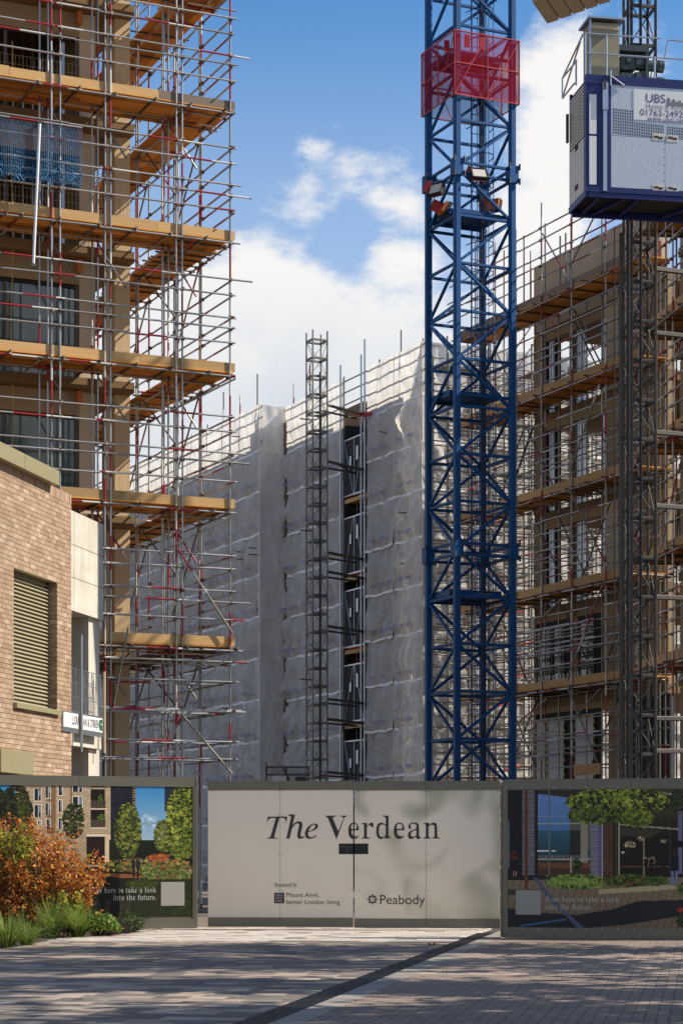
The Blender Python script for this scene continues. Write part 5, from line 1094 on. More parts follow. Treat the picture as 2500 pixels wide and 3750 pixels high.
def serif(parts, mat_, p0, ex, up, width, height):
    """parts: list of (style, text); style 'r' upright, 'i' italic. Cap height -> height, whole run -> width"""
    c = bpy.data.curves.new('serif', 'CURVE'); c.dimensions = '2D'; c.fill_mode = 'BOTH'
    x = 0; top = 0
    for st, s in parts:
        for ch in s:
            if ch == ' ': x += 105; continue
            for lp in GLYPH['g'][st + ch]:
                sp = c.splines.new('POLY'); sp.points.add(len(lp) - 1); sp.use_cyclic_u = True
                for pt, (gx, gy) in zip(sp.points, lp): pt.co = (gx + x, gy, 0, 1); top = max(top, gy)
            x += GLYPH['a'][st + ch]
    o = bpy.data.objects.new('serif', c); COL.objects.link(o); dg = bpy.context.evaluated_depsgraph_get()
    me = bpy.data.meshes.new_from_object(o.evaluated_get(dg)); bpy.data.objects.remove(o)
    xs = [v.co.x for v in me.vertices]; x0 = min(xs); sx = width / (max(xs) - x0); sy = height / top
    ex = Vector(ex); up = Vector(up); p0 = Vector(p0)
    for v in me.vertices: v.co = p0 + ex * ((v.co.x - x0) * sx) + up * (v.co.y * sy)
    me.materials.clear(); me.materials.append(mat_); return me
def plane_frame(u0, y0, u1, y1):
    p = Vector(((u0 - CU) / FOC * y0, y0)); q = Vector(((u1 - CU) / FOC * y1, y1)); d = (q - p).normalized()
    return Fr(p.x, p.y, (d.x, d.y), (-d.y, d.x)), (q - p).length
def strip(nm, fr, u0, u1, v0, v1, m, par, out=.012, b=0., thick=.03):
    a0, a1 = fr.at(u0), fr.at(u1); um = (u0 + u1) / 2
    return fbox(nm, fr, a0, a1, b - out, b - out + thick, fr.zat(um, v1), fr.zat(um, v0), m, par)
def lin(c): c = np.asarray(c, float) / 255; return np.where(c <= .04045, c / 12.92, ((c + .055) / 1.055) ** 2.4)
class Canvas:                                          # a printed picture, kept as a fine grid of coloured cells
    def __init__(s, u0, v0, u1, v1, d, bg):
        s.u0, s.v0, s.d = u0, v0, d; s.w = int((u1 - u0) / d); s.h = int((v1 - v0) / d); s.u1 = u0 + s.w * d; s.v1 = v0 + s.h * d
        s.U, s.V = np.meshgrid(u0 + (np.arange(s.w) + .5) * d, v0 + (np.arange(s.h) + .5) * d)
        s.c = np.zeros((s.h, s.w, 3)) + np.array(bg, float); s.r = np.random.RandomState(int(u0) % 97 + 3)
    def put(s, m, col, var=0):
        col = np.array(col, float); n = s.r.normal(0, var, s.c.shape[:2])[..., None] if var else 0
        s.c = np.where(m[..., None], col + n, s.c)
    def rect(s, a, b, c, d, col, var=0): s.put((s.U >= a) & (s.U < c) & (s.V >= b) & (s.V < d), col, var)
    def grad(s, a, b, c, d, c0, c1):
        f = np.clip((s.V - b) / (d - b), 0, 1)[..., None]; col = np.array(c0, float) * (1 - f) + np.array(c1, float) * f
        s.c = np.where(((s.U >= a) & (s.U < c) & (s.V >= b) & (s.V < d))[..., None], col, s.c)
    def poly(s, P, col, var=0):
        m = np.zeros(s.U.shape, bool); n = len(P)
        for i in range(n):
            x0, y0 = P[i]; x1, y1 = P[(i + 1) % n]
            if y0 == y1: continue
            m ^= ((y0 > s.V) != (y1 > s.V)) & (s.U < (x1 - x0) * (s.V - y0) / (y1 - y0) + x0)
        s.put(m, col, var)
    def blot(s, cx, cy, rx, ry, cols, n, size, fall=1.0):
        for _ in range(n):
            w = s.r.uniform(0, 6.28); q = s.r.uniform(0, 1) ** (.5 * fall); x = cx + rx * q * math.cos(w); y = cy + ry * q * math.sin(w)
            rr = size * s.r.uniform(.5, 1.3); i0, i1 = int((x - rr - s.u0) / s.d), int((x + rr - s.u0) / s.d) + 1; j0, j1 = int((y - rr - s.v0) / s.d), int((y + rr - s.v0) / s.d) + 1
            i0, j0 = max(i0, 0), max(j0, 0)
            if i0 >= s.w or j0 >= s.h or i1 <= 0 or j1 <= 0: continue
            U, V = s.U[j0:j1, i0:i1], s.V[j0:j1, i0:i1]; k = ((U - x) / rr) ** 2 + ((V - y) / (rr * .7)) ** 2 < 1
            c = np.array(cols[s.r.randint(len(cols))], float) * s.r.uniform(.75, 1.2); blk = s.c[j0:j1, i0:i1]; blk[k] = c
    def build(s, nm, fr, b, mat_, parent, gain):
        us = s.u0 + np.arange(s.w + 1) * s.d; vs = s.v0 + np.arange(s.h + 1) * s.d
        A = np.array([fr.at(u, b) for u in us]); X = fr.o[0] + A * fr.ex[0] + b * fr.ey[0]; Y = fr.o[1] + A * fr.ex[1] + b * fr.ey[1]
        ym = Y.mean()
        Zg = EYE + (HZ - vs[:, None]) / FOC * ym + 0 * Y[None, :]
        co = np.stack([np.broadcast_to(X, Zg.shape), np.broadcast_to(Y, Zg.shape), Zg], -1).reshape(-1, 3)
        n = s.w + 1; j, i = np.meshgrid(np.arange(s.h), np.arange(s.w), indexing='ij'); q = (j * n + i).ravel()
        F = np.stack([q, q + n, q + n + 1, q + 1], -1)
        me = bpy.data.meshes.new(nm); me.vertices.add(len(co)); me.vertices.foreach_set('co', co.ravel()); me.loops.add(F.size); me.loops.foreach_set('vertex_index', F.ravel())
        me.polygons.add(len(F)); me.polygons.foreach_set('loop_start', np.arange(0, F.size, 4)); me.update(calc_edges=True)
        at = me.color_attributes.new('Col', 'FLOAT_COLOR', 'CORNER'); col = np.ones((len(F), 4, 4)); col[:, :, :3] = np.clip(lin(np.clip(s.c, 0, 255)) * gain, 0, .9).reshape(-1, 1, 3); at.data.foreach_set('color', col.ravel())
        me.materials.append(mat_); me.validate(); return link(nm, me, parent)
M['artprint'] = vcol_mat('art_print', .38)
AGAIN = 1.6
def paint_left():
    c = Canvas(-260, 2868, 706, 3362, 2.6, (16, 17, 13))
    c.grad(-260, 2868, 62, 3000, (35, 100, 135), (90, 135, 150)); c.poly([(-260, 2880), (0, 2905), (50, 2955), (60, 3070), (-260, 3070)], (22, 22, 24))
    c.rect(60, 2868, 406, 3170, (150, 130, 104), 9); c.poly([(60, 3030), (406, 3060), (406, 3175), (60, 3175)], (140, 120, 95), 8)
    for v in range(2868, 3170, 8): c.put((np.abs(c.V - v) < 1.2) & (c.U > 60) & (c.U < 406) & (c.r.rand(*c.U.shape) < .55), (112, 94, 72))
    for u0, u1 in ((172, 205), (258, 264)): c.rect(u0, 2868, u1, 3050, (108, 82, 56), 8)
    for a, b, e, d in ((128, 2890, 152, 2933), (170, 2880, 184, 2922), (215, 2872, 230, 2912), (268, 2868, 302, 2898), (128, 2948, 152, 2992), (170, 2940, 184, 2984), (216, 2930, 230, 2975), (268, 2918, 302, 2963), (140, 3005, 152, 3035), (172, 3000, 184, 3036), (216, 2995, 230, 3036)):
        c.rect(a - 2, b - 2, e + 2, d + 2, (190, 178, 158)); c.rect(a, b, e, d, (26, 34, 40), 6); c.rect(a + (e - a) * .55, b, a + (e - a) * .65, d, (165, 158, 145)); c.rect(a + (e - a) * .66, b + 3, e, b + (d - b) * .6, (92, 104, 112))
    for b0, d0 in ((2868, 2880), (2890, 2960), (2964, 3030)):
        c.rect(332, b0, 386, d0, (24, 18, 15), 4)
        if d0 > 2900:
            c.rect(332, d0 - 30, 386, d0 - 2, (74, 64, 50), 5)
            for u in range(334, 386, 5): c.rect(u, d0 - 30, u + 2.6, d0 - 2, (34, 28, 22))
            c.blot(370, d0 - 38, 9, 12, ((40, 60, 20), (70, 88, 30)), 26, 4); c.rect(332, d0 - 2, 392, d0 + 4, (172, 155, 130))
    c.rect(318, 3054, 390, 3062, (185, 172, 150)); c.rect(318, 3062, 386, 3168, (30, 20, 15), 5); c.rect(386, 3054, 406, 3168, (172, 152, 122), 7)
    c.rect(406, 2868, 497, 3160, (24, 24, 32), 4)
    for k in range(60): u = 410 + c.r.uniform(0, 84); v = 2870 + c.r.uniform(0, 200); c.rect(u, v, u + 3, v + 9, (42, 44, 58))
    for v in range(2870, 3010, 9): c.rect(486, v, 497, v + 5, (120, 96, 58))
    c.grad(497, 2868, 610, 3085, (44, 104, 150), (130, 148, 158)); c.blot(540, 3010, 35, 25, ((112, 140, 160), (128, 150, 165)), 60, 10); c.rect(604, 2868, 640, 2970, (30, 34, 48), 4)
    c.rect(400, 3075, 706, 3180, (20, 24, 14), 4)
    c.blot(270, 3005, 40, 66, ((40, 46, 22), (62, 66, 32), (22, 24, 12)), 420, 5); c.blot(60, 2985, 60, 110, ((24, 26, 14), (48, 50, 22), (14, 15, 10)), 800, 6); c.blot(85, 2950, 22, 70, ((60, 62, 26), (38, 40, 18)), 200, 5); c.blot(-80, 2980, 140, 110, ((20, 22, 12), (40, 42, 20)), 900, 8)
    c.blot(468, 3040, 48, 100, ((44, 52, 20), (78, 84, 32), (28, 32, 14), (98, 100, 40)), 1000, 5.5)
    for x, w in ((535, 14), (512, 10), (560, 9), (585, 12)): c.poly([(x - w, 3165), (x, 3065 + w), (x + w, 3165)], (14, 18, 10), 3)
    c.blot(600, 3060, 34, 60, ((70, 78, 30), (44, 50, 20), (98, 100, 44)), 420, 5); c.blot(672, 2985, 60, 115, ((88, 98, 34), (120, 124, 46), (52, 62, 22), (30, 36, 14)), 1500, 6); c.blot(670, 3110, 45, 40, ((92, 100, 36), (60, 66, 26)), 260, 6)
    c.blot(540, 3170, 170, 26, ((58, 62, 28), (86, 84, 40), (40, 44, 20), (120, 70, 36), (110, 100, 60)), 700, 6); c.blot(580, 3140, 42, 12, ((140, 72, 34), (110, 60, 30)), 90, 5)
    c.poly([(350, 3195), (560, 3208), (706, 3190), (706, 3212), (540, 3228), (350, 3205)], (112, 64, 38), 7); c.rect(660, 3184, 705, 3200, (128, 112, 88))
    c.blot(550, 3195, 32, 34, ((78, 86, 40), (56, 62, 28), (100, 104, 54)), 240, 5); c.blot(640, 3205, 60, 26, ((84, 90, 42), (60, 64, 30)), 260, 5); c.blot(690, 3250, 20, 40, ((88, 92, 36), (58, 62, 24)), 160, 5)
    c.grad(-260, 3216, 540, 3362, (18, 24, 10), (12, 14, 9)); c.poly([(540, 3222), (706, 3222), (706, 3362), (430, 3362), (470, 3240)], (30, 34, 15), 5)
    c.blot(520, 3240, 60, 18, ((52, 58, 22), (36, 42, 16)), 200, 5); c.blot(690, 3320, 90, 36, ((28, 34, 14), (38, 44, 18)), 240, 7)
    for x in (352, 386, 440, 462): c.rect(x, 3300, x + 16, 3362, (44, 38, 32), 4)
    for x, col in ((489, (22, 20, 22)), (505, (26, 26, 32))):
        c.rect(x - 5, 3150, x + 6, 3182, col, 3); c.rect(x - 4, 3180, x + 4, 3214, (18, 17, 18)); c.blot(x, 3143, 4, 5, ((70, 46, 34),), 12, 3)
    c.rect(560, 3152, 572, 3176, (120, 78, 44), 6)
    c.rect(589, 3232, 675, 3320, (128, 125, 116))
    return c
def paint_right():
    c = Canvas(1859, 2890, 2760, 3400, 2.6, (24, 20, 17))
    c.rect(1859, 2890, 1912, 3225, (20, 22, 27), 3); c.rect(1859, 3005, 1864, 3180, (90, 100, 110)); c.rect(1912, 2890, 1956, 3213, (104, 100, 102), 10); c.rect(1956, 2890, 1968, 3213, (34, 24, 20), 4)
    for k in range(2890, 3213, 7): c.rect(1912, k, 1956, k + 2.5, (62, 60, 66))
    c.grad(1968, 2900, 2086, 3060, (92, 122, 165), (70, 104, 140)); c.grad(1968, 3040, 2160, 3130, (46, 84, 100), (34, 60, 66)); c.grad(1968, 3130, 2160, 3212, (44, 48, 44), (70, 44, 26))
    c.poly([(2086, 2890), (2160, 2890), (2160, 3120), (2086, 3080)], (84, 78, 64), 4); c.poly([(1968, 2890), (2160, 2890), (2160, 2930), (1968, 2905)], (44, 40, 36)); c.rect(2125, 3015, 2150, 3180, (128, 120, 100), 6); c.rect(2086, 3040, 2125, 3190, (38, 36, 30), 5)
    c.rect(1966, 3114, 2006, 3120, (200, 205, 200)); c.rect(2018, 3114, 2034, 3118, (190, 196, 192))
    for u in range(1972, 2160, 7): c.rect(u, 3132, u + 2.6, 3150, (120, 124, 118))
    c.rect(1968, 3146, 2160, 3150, (150, 146, 130)); c.rect(1968, 3160, 2160, 3180, (96, 60, 34), 9)
    c.rect(2007, 2890, 2013, 3212, (92, 96, 88)); c.rect(1966, 2985, 2160, 2990, (130, 140, 134)); c.rect(1966, 3012, 2160, 3017, (130, 140, 134)); c.blot(2110, 3165, 16, 20, ((40, 54, 26), (70, 86, 44), (20, 26, 14)), 90, 5); c.rect(2085, 3138, 2094, 3196, (150, 120, 100), 12)
    c.rect(2160, 2890, 2190, 3208, (120, 114, 122), 10)
    for k in range(2890, 3208, 7): c.rect(2160, k, 2190, k + 2.5, (74, 70, 80))
    c.rect(2190, 2890, 2202, 3212, (84, 80, 112), 3); c.rect(2202, 2890, 2206, 3212, (180, 174, 166)); c.rect(2206, 2890, 2246, 3206, (84, 56, 38), 12)
    for k in range(2890, 3206, 8): c.rect(2206, k, 2246, k + 2.6, (46, 30, 22))
    c.rect(2262, 2890, 2760, 3208, (24, 20, 16), 4); c.grad(2262, 2890, 2520, 3065, (70, 58, 36), (30, 25, 18)); c.rect(2262, 2890, 2268, 3210, (150, 142, 118)); c.rect(2352, 2890, 2357, 3210, (128, 116, 90)); c.rect(2448, 2890, 2453, 3200, (70, 62, 48))
    c.poly([(2262, 3016), (2480, 3034), (2480, 3040), (2262, 3022)], (140, 130, 104)); c.poly([(2380, 2895), (2480, 2910), (2480, 2915), (2380, 2900)], (170, 168, 150)); c.rect(2480, 2890, 2495, 3200, (96, 96, 116))
    c.poly([(2268, 3030), (2420, 3040), (2380, 3070), (2268, 3060)], (58, 50, 36))
    for x, y, r in ((2305, 3094, 20), (2343, 3072, 9), (2428, 3080, 9)): c.blot(x, y, r, r * .6, ((140, 120, 84), (180, 160, 120), (84, 70, 48)), 70, 4)
    c.blot(2278, 3121, 5, 5, ((230, 225, 200),), 14, 2.5); c.rect(2270, 3172, 2450, 3177, (96, 56, 34)); c.blot(2375, 3150, 20, 14, ((128, 112, 92), (96, 78, 60)), 60, 5)
    for x in (2363, 2383, 2428): c.blot(x, 3160, 6, 14, ((14, 12, 12),), 40, 4)
    c.blot(2400, 2950, 120, 50, ((70, 62, 30), (44, 40, 22)), 240, 4)
    c.grad(1859, 3212, 2760, 3400, (112, 98, 74), (104, 84, 66))
    for k in range(40): u = 1859 + k * 26; c.poly([(u, 3212), (u + 3, 3212), (u - 55, 3400), (u - 62, 3400)], (88, 74, 56), 3)
    c.poly([(1859, 3205), (2100, 3208), (2050, 3222), (1859, 3226)], (28, 28, 30), 3); c.poly([(1859, 3260), (1990, 3258), (1960, 3275), (1859, 3280)], (52, 48, 42), 3)
    c.poly([(2760, 3268), (2600, 3290), (2330, 3300), (2240, 3330), (2110, 3352), (1980, 3345), (1859, 3330), (1859, 3400), (2150, 3400), (2280, 3388), (2500, 3352), (2760, 3340)], (30, 29, 33), 4)
    c.poly([(1950, 3215), (1964, 3215), (2040, 3310), (2110, 3375), (2140, 3400), (2110, 3400), (2066, 3352), (2010, 3300)], (66, 74, 92), 3); c.poly([(1900, 3392), (2070, 3366), (2074, 3371), (1905, 3398)], (60, 84, 116))
    c.poly([(2190, 3258), (2440, 3240), (2520, 3250), (2400, 3262), (2190, 3275)], (150, 136, 100), 4)
    c.blot(2110, 3230, 110, 26, ((60, 84, 26), (104, 124, 46), (36, 52, 18), (128, 140, 62)), 900, 6); c.blot(2290, 3225, 100, 20, ((44, 62, 22), (74, 92, 36), (26, 36, 14), (96, 56, 34)), 700, 6); c.blot(2400, 3226, 45, 16, ((40, 60, 22), (64, 84, 34)), 240, 5)
    for k in range(110):
        u = 2000 + c.r.uniform(0, 200); h = c.r.uniform(20, 44); dx = c.r.uniform(-16, 16); c.poly([(u, 3240), (u + 3, 3240), (u + dx, 3240 - h)], (120 + c.r.uniform(-30, 20), 134, 60))
    c.rect(2243, 2950, 2257, 3212, (26, 20, 15), 3); c.rect(2252, 3000, 2258, 3212, (70, 58, 38))
    c.blot(2260, 2935, 185, 52, ((74, 86, 24), (112, 122, 38), (38, 46, 14), (24, 28, 12), (140, 146, 56)), 1700, 7); c.blot(2190, 2985, 110, 32, ((66, 78, 24), (96, 106, 36), (34, 40, 14)), 500, 6.5); c.blot(2330, 2995, 60, 32, ((104, 114, 36), (60, 70, 22)), 260, 6.5); c.blot(2490, 2930, 36, 40, ((50, 56, 26), (34, 38, 18)), 200, 6)
    c.rect(1920, 2890, 1931, 3262, (92, 50, 28), 6)
    c.blot(1882, 3138, 9, 25, ((86, 36, 18), (40, 20, 16)), 80, 5); c.rect(1872, 3150, 1896, 3192, (16, 14, 16), 2); c.rect(1876, 3192, 1881, 3212, (150, 104, 84)); c.rect(1886, 3192, 1891, 3210, (150, 104, 84))
    c.rect(2452, 3132, 2484, 3190, (20, 22, 30), 3); c.blot(2466, 3124, 8, 10, ((50, 34, 26),), 30, 4); c.rect(2454, 3190, 2466, 3240, (92, 104, 128), 5); c.rect(2470, 3190, 2481, 3238, (92, 104, 128), 5)
    c.poly([(2455, 3100), (2480, 3080), (2520, 3080), (2520, 3105)], (18, 17, 18)); c.blot(2495, 3370, 20, 22, ((40, 54, 26), (24, 34, 16)), 120, 5); c.blot(2492, 3330, 14, 8, ((150, 40, 26),), 20, 4); c.blot(2600, 3250, 120, 60, ((40, 50, 22), (70, 80, 36)), 400, 8)
    c.rect(1888, 3263, 1979, 3353, (128, 125, 117))
    return c
def do_hoardings():
    # ---------- left
    f, _ = plane_frame(0, 41.8, 718, 43.2); zt = 3.06
    t = thing('site_hoarding', f.p(2, 0, 0), 'left site hoarding printed with an apartment courtyard scene behind the bush', 'hoarding')
    aL = f.at(-265); aR = f.at(718)
    fbox('backing', f, aL, aR - .02, .0, .05, .0, zt - .02, M['olive'], t)
    art = paint_left().build('printed_panel', f, -.006, M['artprint'], t, AGAIN)
    for a0, a1 in ((aL, f.at(290)), (f.at(291), aR)):
        fbox('top_strip', f, a0, a1, -.02, .03, zt - .20, zt, M['olive'], t)
    strip('side_strip', f, 706, 718, 2868, 3394, M['olive'], t, .016); fbox('bottom_strip', f, aL, aR, -.018, .03, .0, .19, M['olive'], t)
    rf = Fr(*f.p(aR, -.02, 0)[:2], f.ey, f.ex)
    fbox('end_return', rf, 0, 2.1, -.03, .02, 0, zt + .01, M['olive'], t); fbox('end_return_trim', rf, .0, .12, -.0201 + .041, .032, 0, zt + .02, M['stud'], t); fbox('return_panel', rf, .13, 2.05, .0205, .028, .22, zt - .2, M['white_paint'], t)
    e3 = (f.ex[0], f.ex[1], 0); up = (0, 0, 1)
    def tl(parts, u0, u1, v, h, fr, par, m): 
        a = fr.at(u0, -.012); b = fr.at(u1, -.012); link('lettering', serif(parts, M[m], fr.p(a, -.012, fr.zat((u0 + u1) / 2, v, -.012)), (fr.ex[0], fr.ex[1], 0), up, b - a, h * fr.p(a, 0, 0).y / FOC), par)
    tl([('i', 'Scan'), ('r', ' here to take a look')], 326, 573, 3269, 20, f, t, 'paleink'); tl([('r', 'into the future.')], 415, 573, 3296, 20, f, t, 'paleink')
    # ---------- right
    f, _ = plane_frame(1843, 38.6, 2500, 37.7); zt = 2.862
    t = thing('site_hoarding', f.p(2, 0, 0), 'right site hoarding printed with a tree and cafe street scene', 'hoarding')
    aL = f.at(1843); aR = f.at(2790)
    fbox('backing', f, aL, aR, .0, .06, .0, zt - .02, M['olive'], t)
    paint_right().build('printed_panel', f, -.006, M['artprint'], t, AGAIN)
    for a0, a1 in ((aL, f.at(2310)), (f.at(2311), aR)): fbox('top_strip', f, a0, a1, -.02, .03, zt - .175, zt, M['olive'], t); fbox('bottom_strip', f, a0, a1, -.018, .03, .0, .185, M['olive'], t)
    strip('side_strip', f, 1843, 1858, 2890, 3404, M['olive'], t, .016)
    fbox('end_post', f, aL - .07, aL - .005, .05, .14, 0, zt - .05, M['toe_old'], t)
    rv = [f.boxM(f.at(u), f.at(u) + .016, -.026, -.018, f.zat(u, v + 2), f.zat(u, v - 2)) for u in range(1852, 2760, 58) for v in (2884, 3402)]
    pieces('rivet', t, rv, 'box', M['stud'])
    tl([('i', 'Scan'), ('r', ' here to take a look')], 1996, 2266, 3303, 21, f, t, 'paleink'); tl([('r', 'into the future.')], 1996, 2167, 3331, 21, f, t, 'paleink')
    # ---------- gates
    gates = []
    for (u0, y0, u1, y1, seam, lab) in ((762, 42.6, 1292.5, 42.3, 1026, 'left cream gate leaf lettered with the first half of the big title'), (1297.5, 42.3, 1830, 42.0, 1560, 'right cream gate leaf with blurred green blotches and flower logo')):
        f, _ = plane_frame(u0, y0, u1, y1); zt = f.zat(u0, 2861) ; zb = .055 if u0 < 1000 else .04
        t = thing('gate_leaf', f.p(1.4, 0, zb), lab, 'gate', 'double site gates'); gates.append((f, t))
        fbox('frame_back', f, f.at(u0) + .01, f.at(u1) - .01, .02, .07, zb + .02, zt - .02, M['mast_dark'], t)
        cm = M['cream'] if u0 < 1000 else M['cream_leaf']
        hole = (1240, 1292.5) if u0 < 1000 else (1297.5, 1348)
        hz1, hz0 = f.zat(1290, 3089), f.zat(1290, 3128)
        for a, b in ((u0, seam - .6), (seam + .6, u1)):
            lo, hi = max(a, hole[0]), min(b, hole[1])
            if lo < hi:                                # panel with the lock opening cut out
                for p0, p1 in ((a, lo), (hi, b)):
                    if p1 - p0 > 1: fbox('panel', f, f.at(p0), f.at(p1), .0, .018, zb + .15, zt - .15, cm, t)
                fbox('panel', f, f.at(lo), f.at(hi), .0, .018, zb + .15, hz0, cm, t); fbox('panel', f, f.at(lo), f.at(hi), .0, .018, hz1, zt - .15, cm, t)
            else: fbox('panel', f, f.at(a), f.at(b), .0, .018, zb + .15, zt - .15, cm, t)
            fbox('top_strip', f, f.at(a), f.at(b), -.012, .02, zt - .185, zt, M['olive'], t); fbox('bottom_strip', f, f.at(a), f.at(b), -.012, .02, zb, zb + .185, M['olive'], t)
        lk = fbox('lock_plate', f, f.at(hole[0]) + (.0 if u0 < 1000 else .0), f.at(hole[1]), .06, .075, hz0, hz1, M['dark'], t)
        if u0 < 1000:
            fbox('slide_bolt', f, f.at(1244), f.at(1290), .015, .04, hz0 + .12, hz0 + .17, M['mast'], lk); fbox('bolt_handle', f, f.at(1268), f.at(1274), .005, .03, hz0 + .03, hz0 + .13, M['mast'], lk)
        else:
            for k in range(4): fbox('grille_bar', f, f.at(1316 + k * 9), f.at(1317.5 + k * 9), .03, .05, hz0, hz1, M['mast'], lk)
            fbox('hasp', f, f.at(1298), f.at(1310), .01, .05, hz0 + .02, hz1 - .01, M['mast_dark'], lk)
        rv = []
        for u in (u0 + 12, seam - 6, seam + 6, u1 - 10):
            for v in (2898, 2988, 3128, 3260, 3364): rv.append(f.boxM(f.at(u), f.at(u) + .014, -.004, .0, f.zat(u, v + 1.5), f.zat(u, v - 1.5)))
        for i in range(5): u = u0 + 30 + i * 118; rv.append(f.boxM(f.at(u), f.at(u) + .015, -.017, -.012, zt - .10, zt - .085))
        pieces('rivet', t, rv, 'box', M['mast'])
    f, t = gates[0]
    tl([('i', 'The')], 976, 1164, 3071, 88, f, t, 'ink'); tl([('r', 'Ve')], 1191, 1291, 3071, 84, f, t, 'ink') if False else None
    tl([('r', 'Nurtured by')], 1005, 1088, 3248, 15, f, t, 'ink')
    def ts(body, u0, u1, v, fr, par): 
        a, b = fr.at(u0, -.004), fr.at(u1, -.004); link('lettering', text_mesh(body, M['ink'], fr.p(a, -.004, fr.zat(u0, v, -.004)), (fr.ex[0], fr.ex[1], 0), (0, 0, 1), b - a), par)
    ts('Mount Anvil,', 1049, 1168, 3285, f, t); ts('better London living', 1049, 1244, 3311, f, t)
    lg = fbox('logo_square', f, f.at(1004), f.at(1041), -.004, .001, f.zat(1020, 3308), f.zat(1020, 3269), M['ink'], t)
    for k, s in enumerate(('MOU', 'NTA', 'NVIL')):
        a, b = f.at(1010), f.at(1035); link('lettering', text_mesh(s, M['paleink'], f.p(a, -.007, f.zat(1020, 3281 + k * 11)), (f.ex[0], f.ex[1], 0), (0, 0, 1), b - a, 8 * 42.5 / FOC), lg)
    g, t2 = gates[1]
    # the big word crosses from one leaf to the other: V and half an e on the left leaf, the rest on the right one
    me = serif([('r', 'Verdean')], M['ink'], (0, 0, 0), (1, 0, 0), (0, 0, 1), 1609 - 1191, 84)
    bm = bmesh.new(); bm.from_mesh(me); cut = 1294.8 - 1191
    bmesh.ops.bisect_plane(bm, geom=bm.verts[:] + bm.edges[:] + bm.faces[:], plane_co=(cut, 0, 0), plane_no=(1, 0, 0))
    for side, (fr, par) in enumerate(gates):
        b2 = bm.copy(); kill = [x for x in b2.faces if (x.calc_center_median().x > cut) == (side == 0)]; bmesh.ops.delete(b2, geom=kill, context='FACES')
        for v in b2.verts:
            u = 1191 + v.co.x; vv = 3071 - v.co.z; a = fr.at(u, -.004); p = fr.p(a, -.004, 0); v.co = (p.x, p.y, uz(vv, 42.3))
        m2 = bpy.data.meshes.new('lettering'); b2.to_mesh(m2); b2.free(); m2.materials.append(M['ink']); link('lettering', m2, par)
    ts('Peabody', 1391, 1555, 3311, g, t2)
    b = MB(); cu, cv = 1363, 3294                      # eight-petalled flower mark
    for k in range(8):
        w = k * math.pi / 4; r0, r1 = 5, 20
        pts = [(r0, 0), ((r0 + r1) / 2, 4.6), (r1, 0), ((r0 + r1) / 2, -4.6)]
        vs = []
        for x, y in pts:
            U = cu + x * math.cos(w) - y * math.sin(w); V = cv - (x * math.sin(w) + y * math.cos(w)); a = g.at(U, -.004); p = g.p(a, -.004, uz(V, 42.2)); vs.append(p)
        b.add(vs, [(0, 1, 2, 3)])
    b.build('flower_mark', M['ink'], t2)
def leaf_cream():  # cream with soft green-grey blotches mixed in by noise
    m = mat('cream_foliage_print', (.88, .76, .585), .10, 0, .03, .55, .35, spec=.55, coords='Generated'); nt = m.node_tree; N = nt.nodes; L = nt.links; b = N['Principled BSDF']; old = b.inputs['Base Color'].links[0].from_socket
    g = N.new('ShaderNodeNewGeometry'); nz = N.new('ShaderNodeTexNoise'); nz.inputs['Scale'].default_value = 1.25; nz.inputs['Detail'].default_value = .2; nz.inputs['Distortion'].default_value = .8; L.new(g.outputs['Position'], nz.inputs['Vector'])
    r = N.new('ShaderNodeMapRange'); r.interpolation_type = 'SMOOTHSTEP'; r.inputs['From Min'].default_value = .38; r.inputs['From Max'].default_value = .74; r.inputs['To Max'].default_value = .72; L.new(nz.outputs['Fac'], r.inputs['Value'])
    mx = N.new('ShaderNodeMixRGB'); mx.inputs['Color2'].default_value = (.27, .275, .155, 1); L.new(r.outputs[0], mx.inputs['Fac']); L.new(old, mx.inputs['Color1']); L.new(mx.outputs[0], b.inputs['Base Color']); return m
M['cream_leaf'] = leaf_cream()
do_hoardings()

# banners on the concrete slab
def do_banners():
    z0, z1 = CFZ + .03, CFZ + .40
    for k, (u0, u1, body, lab) in enumerate(((262, 289, 'LLORA', 'short white banner board tucked against the brick wall edge'), (302, 377, "AN & O'BRIEN", "white banner board reading AN & O'BRIEN in grey tray"))):
        a0, a1 = CF.at(u0, -.2), CF.at(u1, -.2); c = CF.p((a0 + a1) / 2, -.2, z0)
        t = thing('banner_board', c, lab, 'sign', 'contractor banners on the slab')
        x0 = a0 - (.55 if k == 0 else 0)
        fbox('tray', CF, x0, a1, -.2, -.14, z0 - .07, z1 + .03, M['stud'], t); fbox('face', CF, x0 + .03, a1 - .04, -.206, -.199, z0 + .04, z1, M['white_paint'], t)
        p = CF.p(a0 + .04, -.21, z0 + .12); w = (a1 - a0) * (.78 if k else .92)
        link('lettering', text_mesh(body, M['ink'], p, (CF.ex[0], CF.ex[1], 0), (0, 0, 1), w, .20), t)
        if k:
            M['green'] = mat('green_ink', (.0, .16, .09), .5); fbox('emblem', CF, a1 - .26, a1 - .16, -.212, -.205, z0 + .08, z1 - .03, M['green'], t); fbox('emblem', CF, a1 - .14, a1 - .07, -.212, -.205, z0 + .08, z0 + .22, M['ink'], t); fbox('emblem', CF, a1 - .14, a1 - .07, -.212, -.205, z0 + .25, z1 - .03, M['ink'], t)
do_banners()

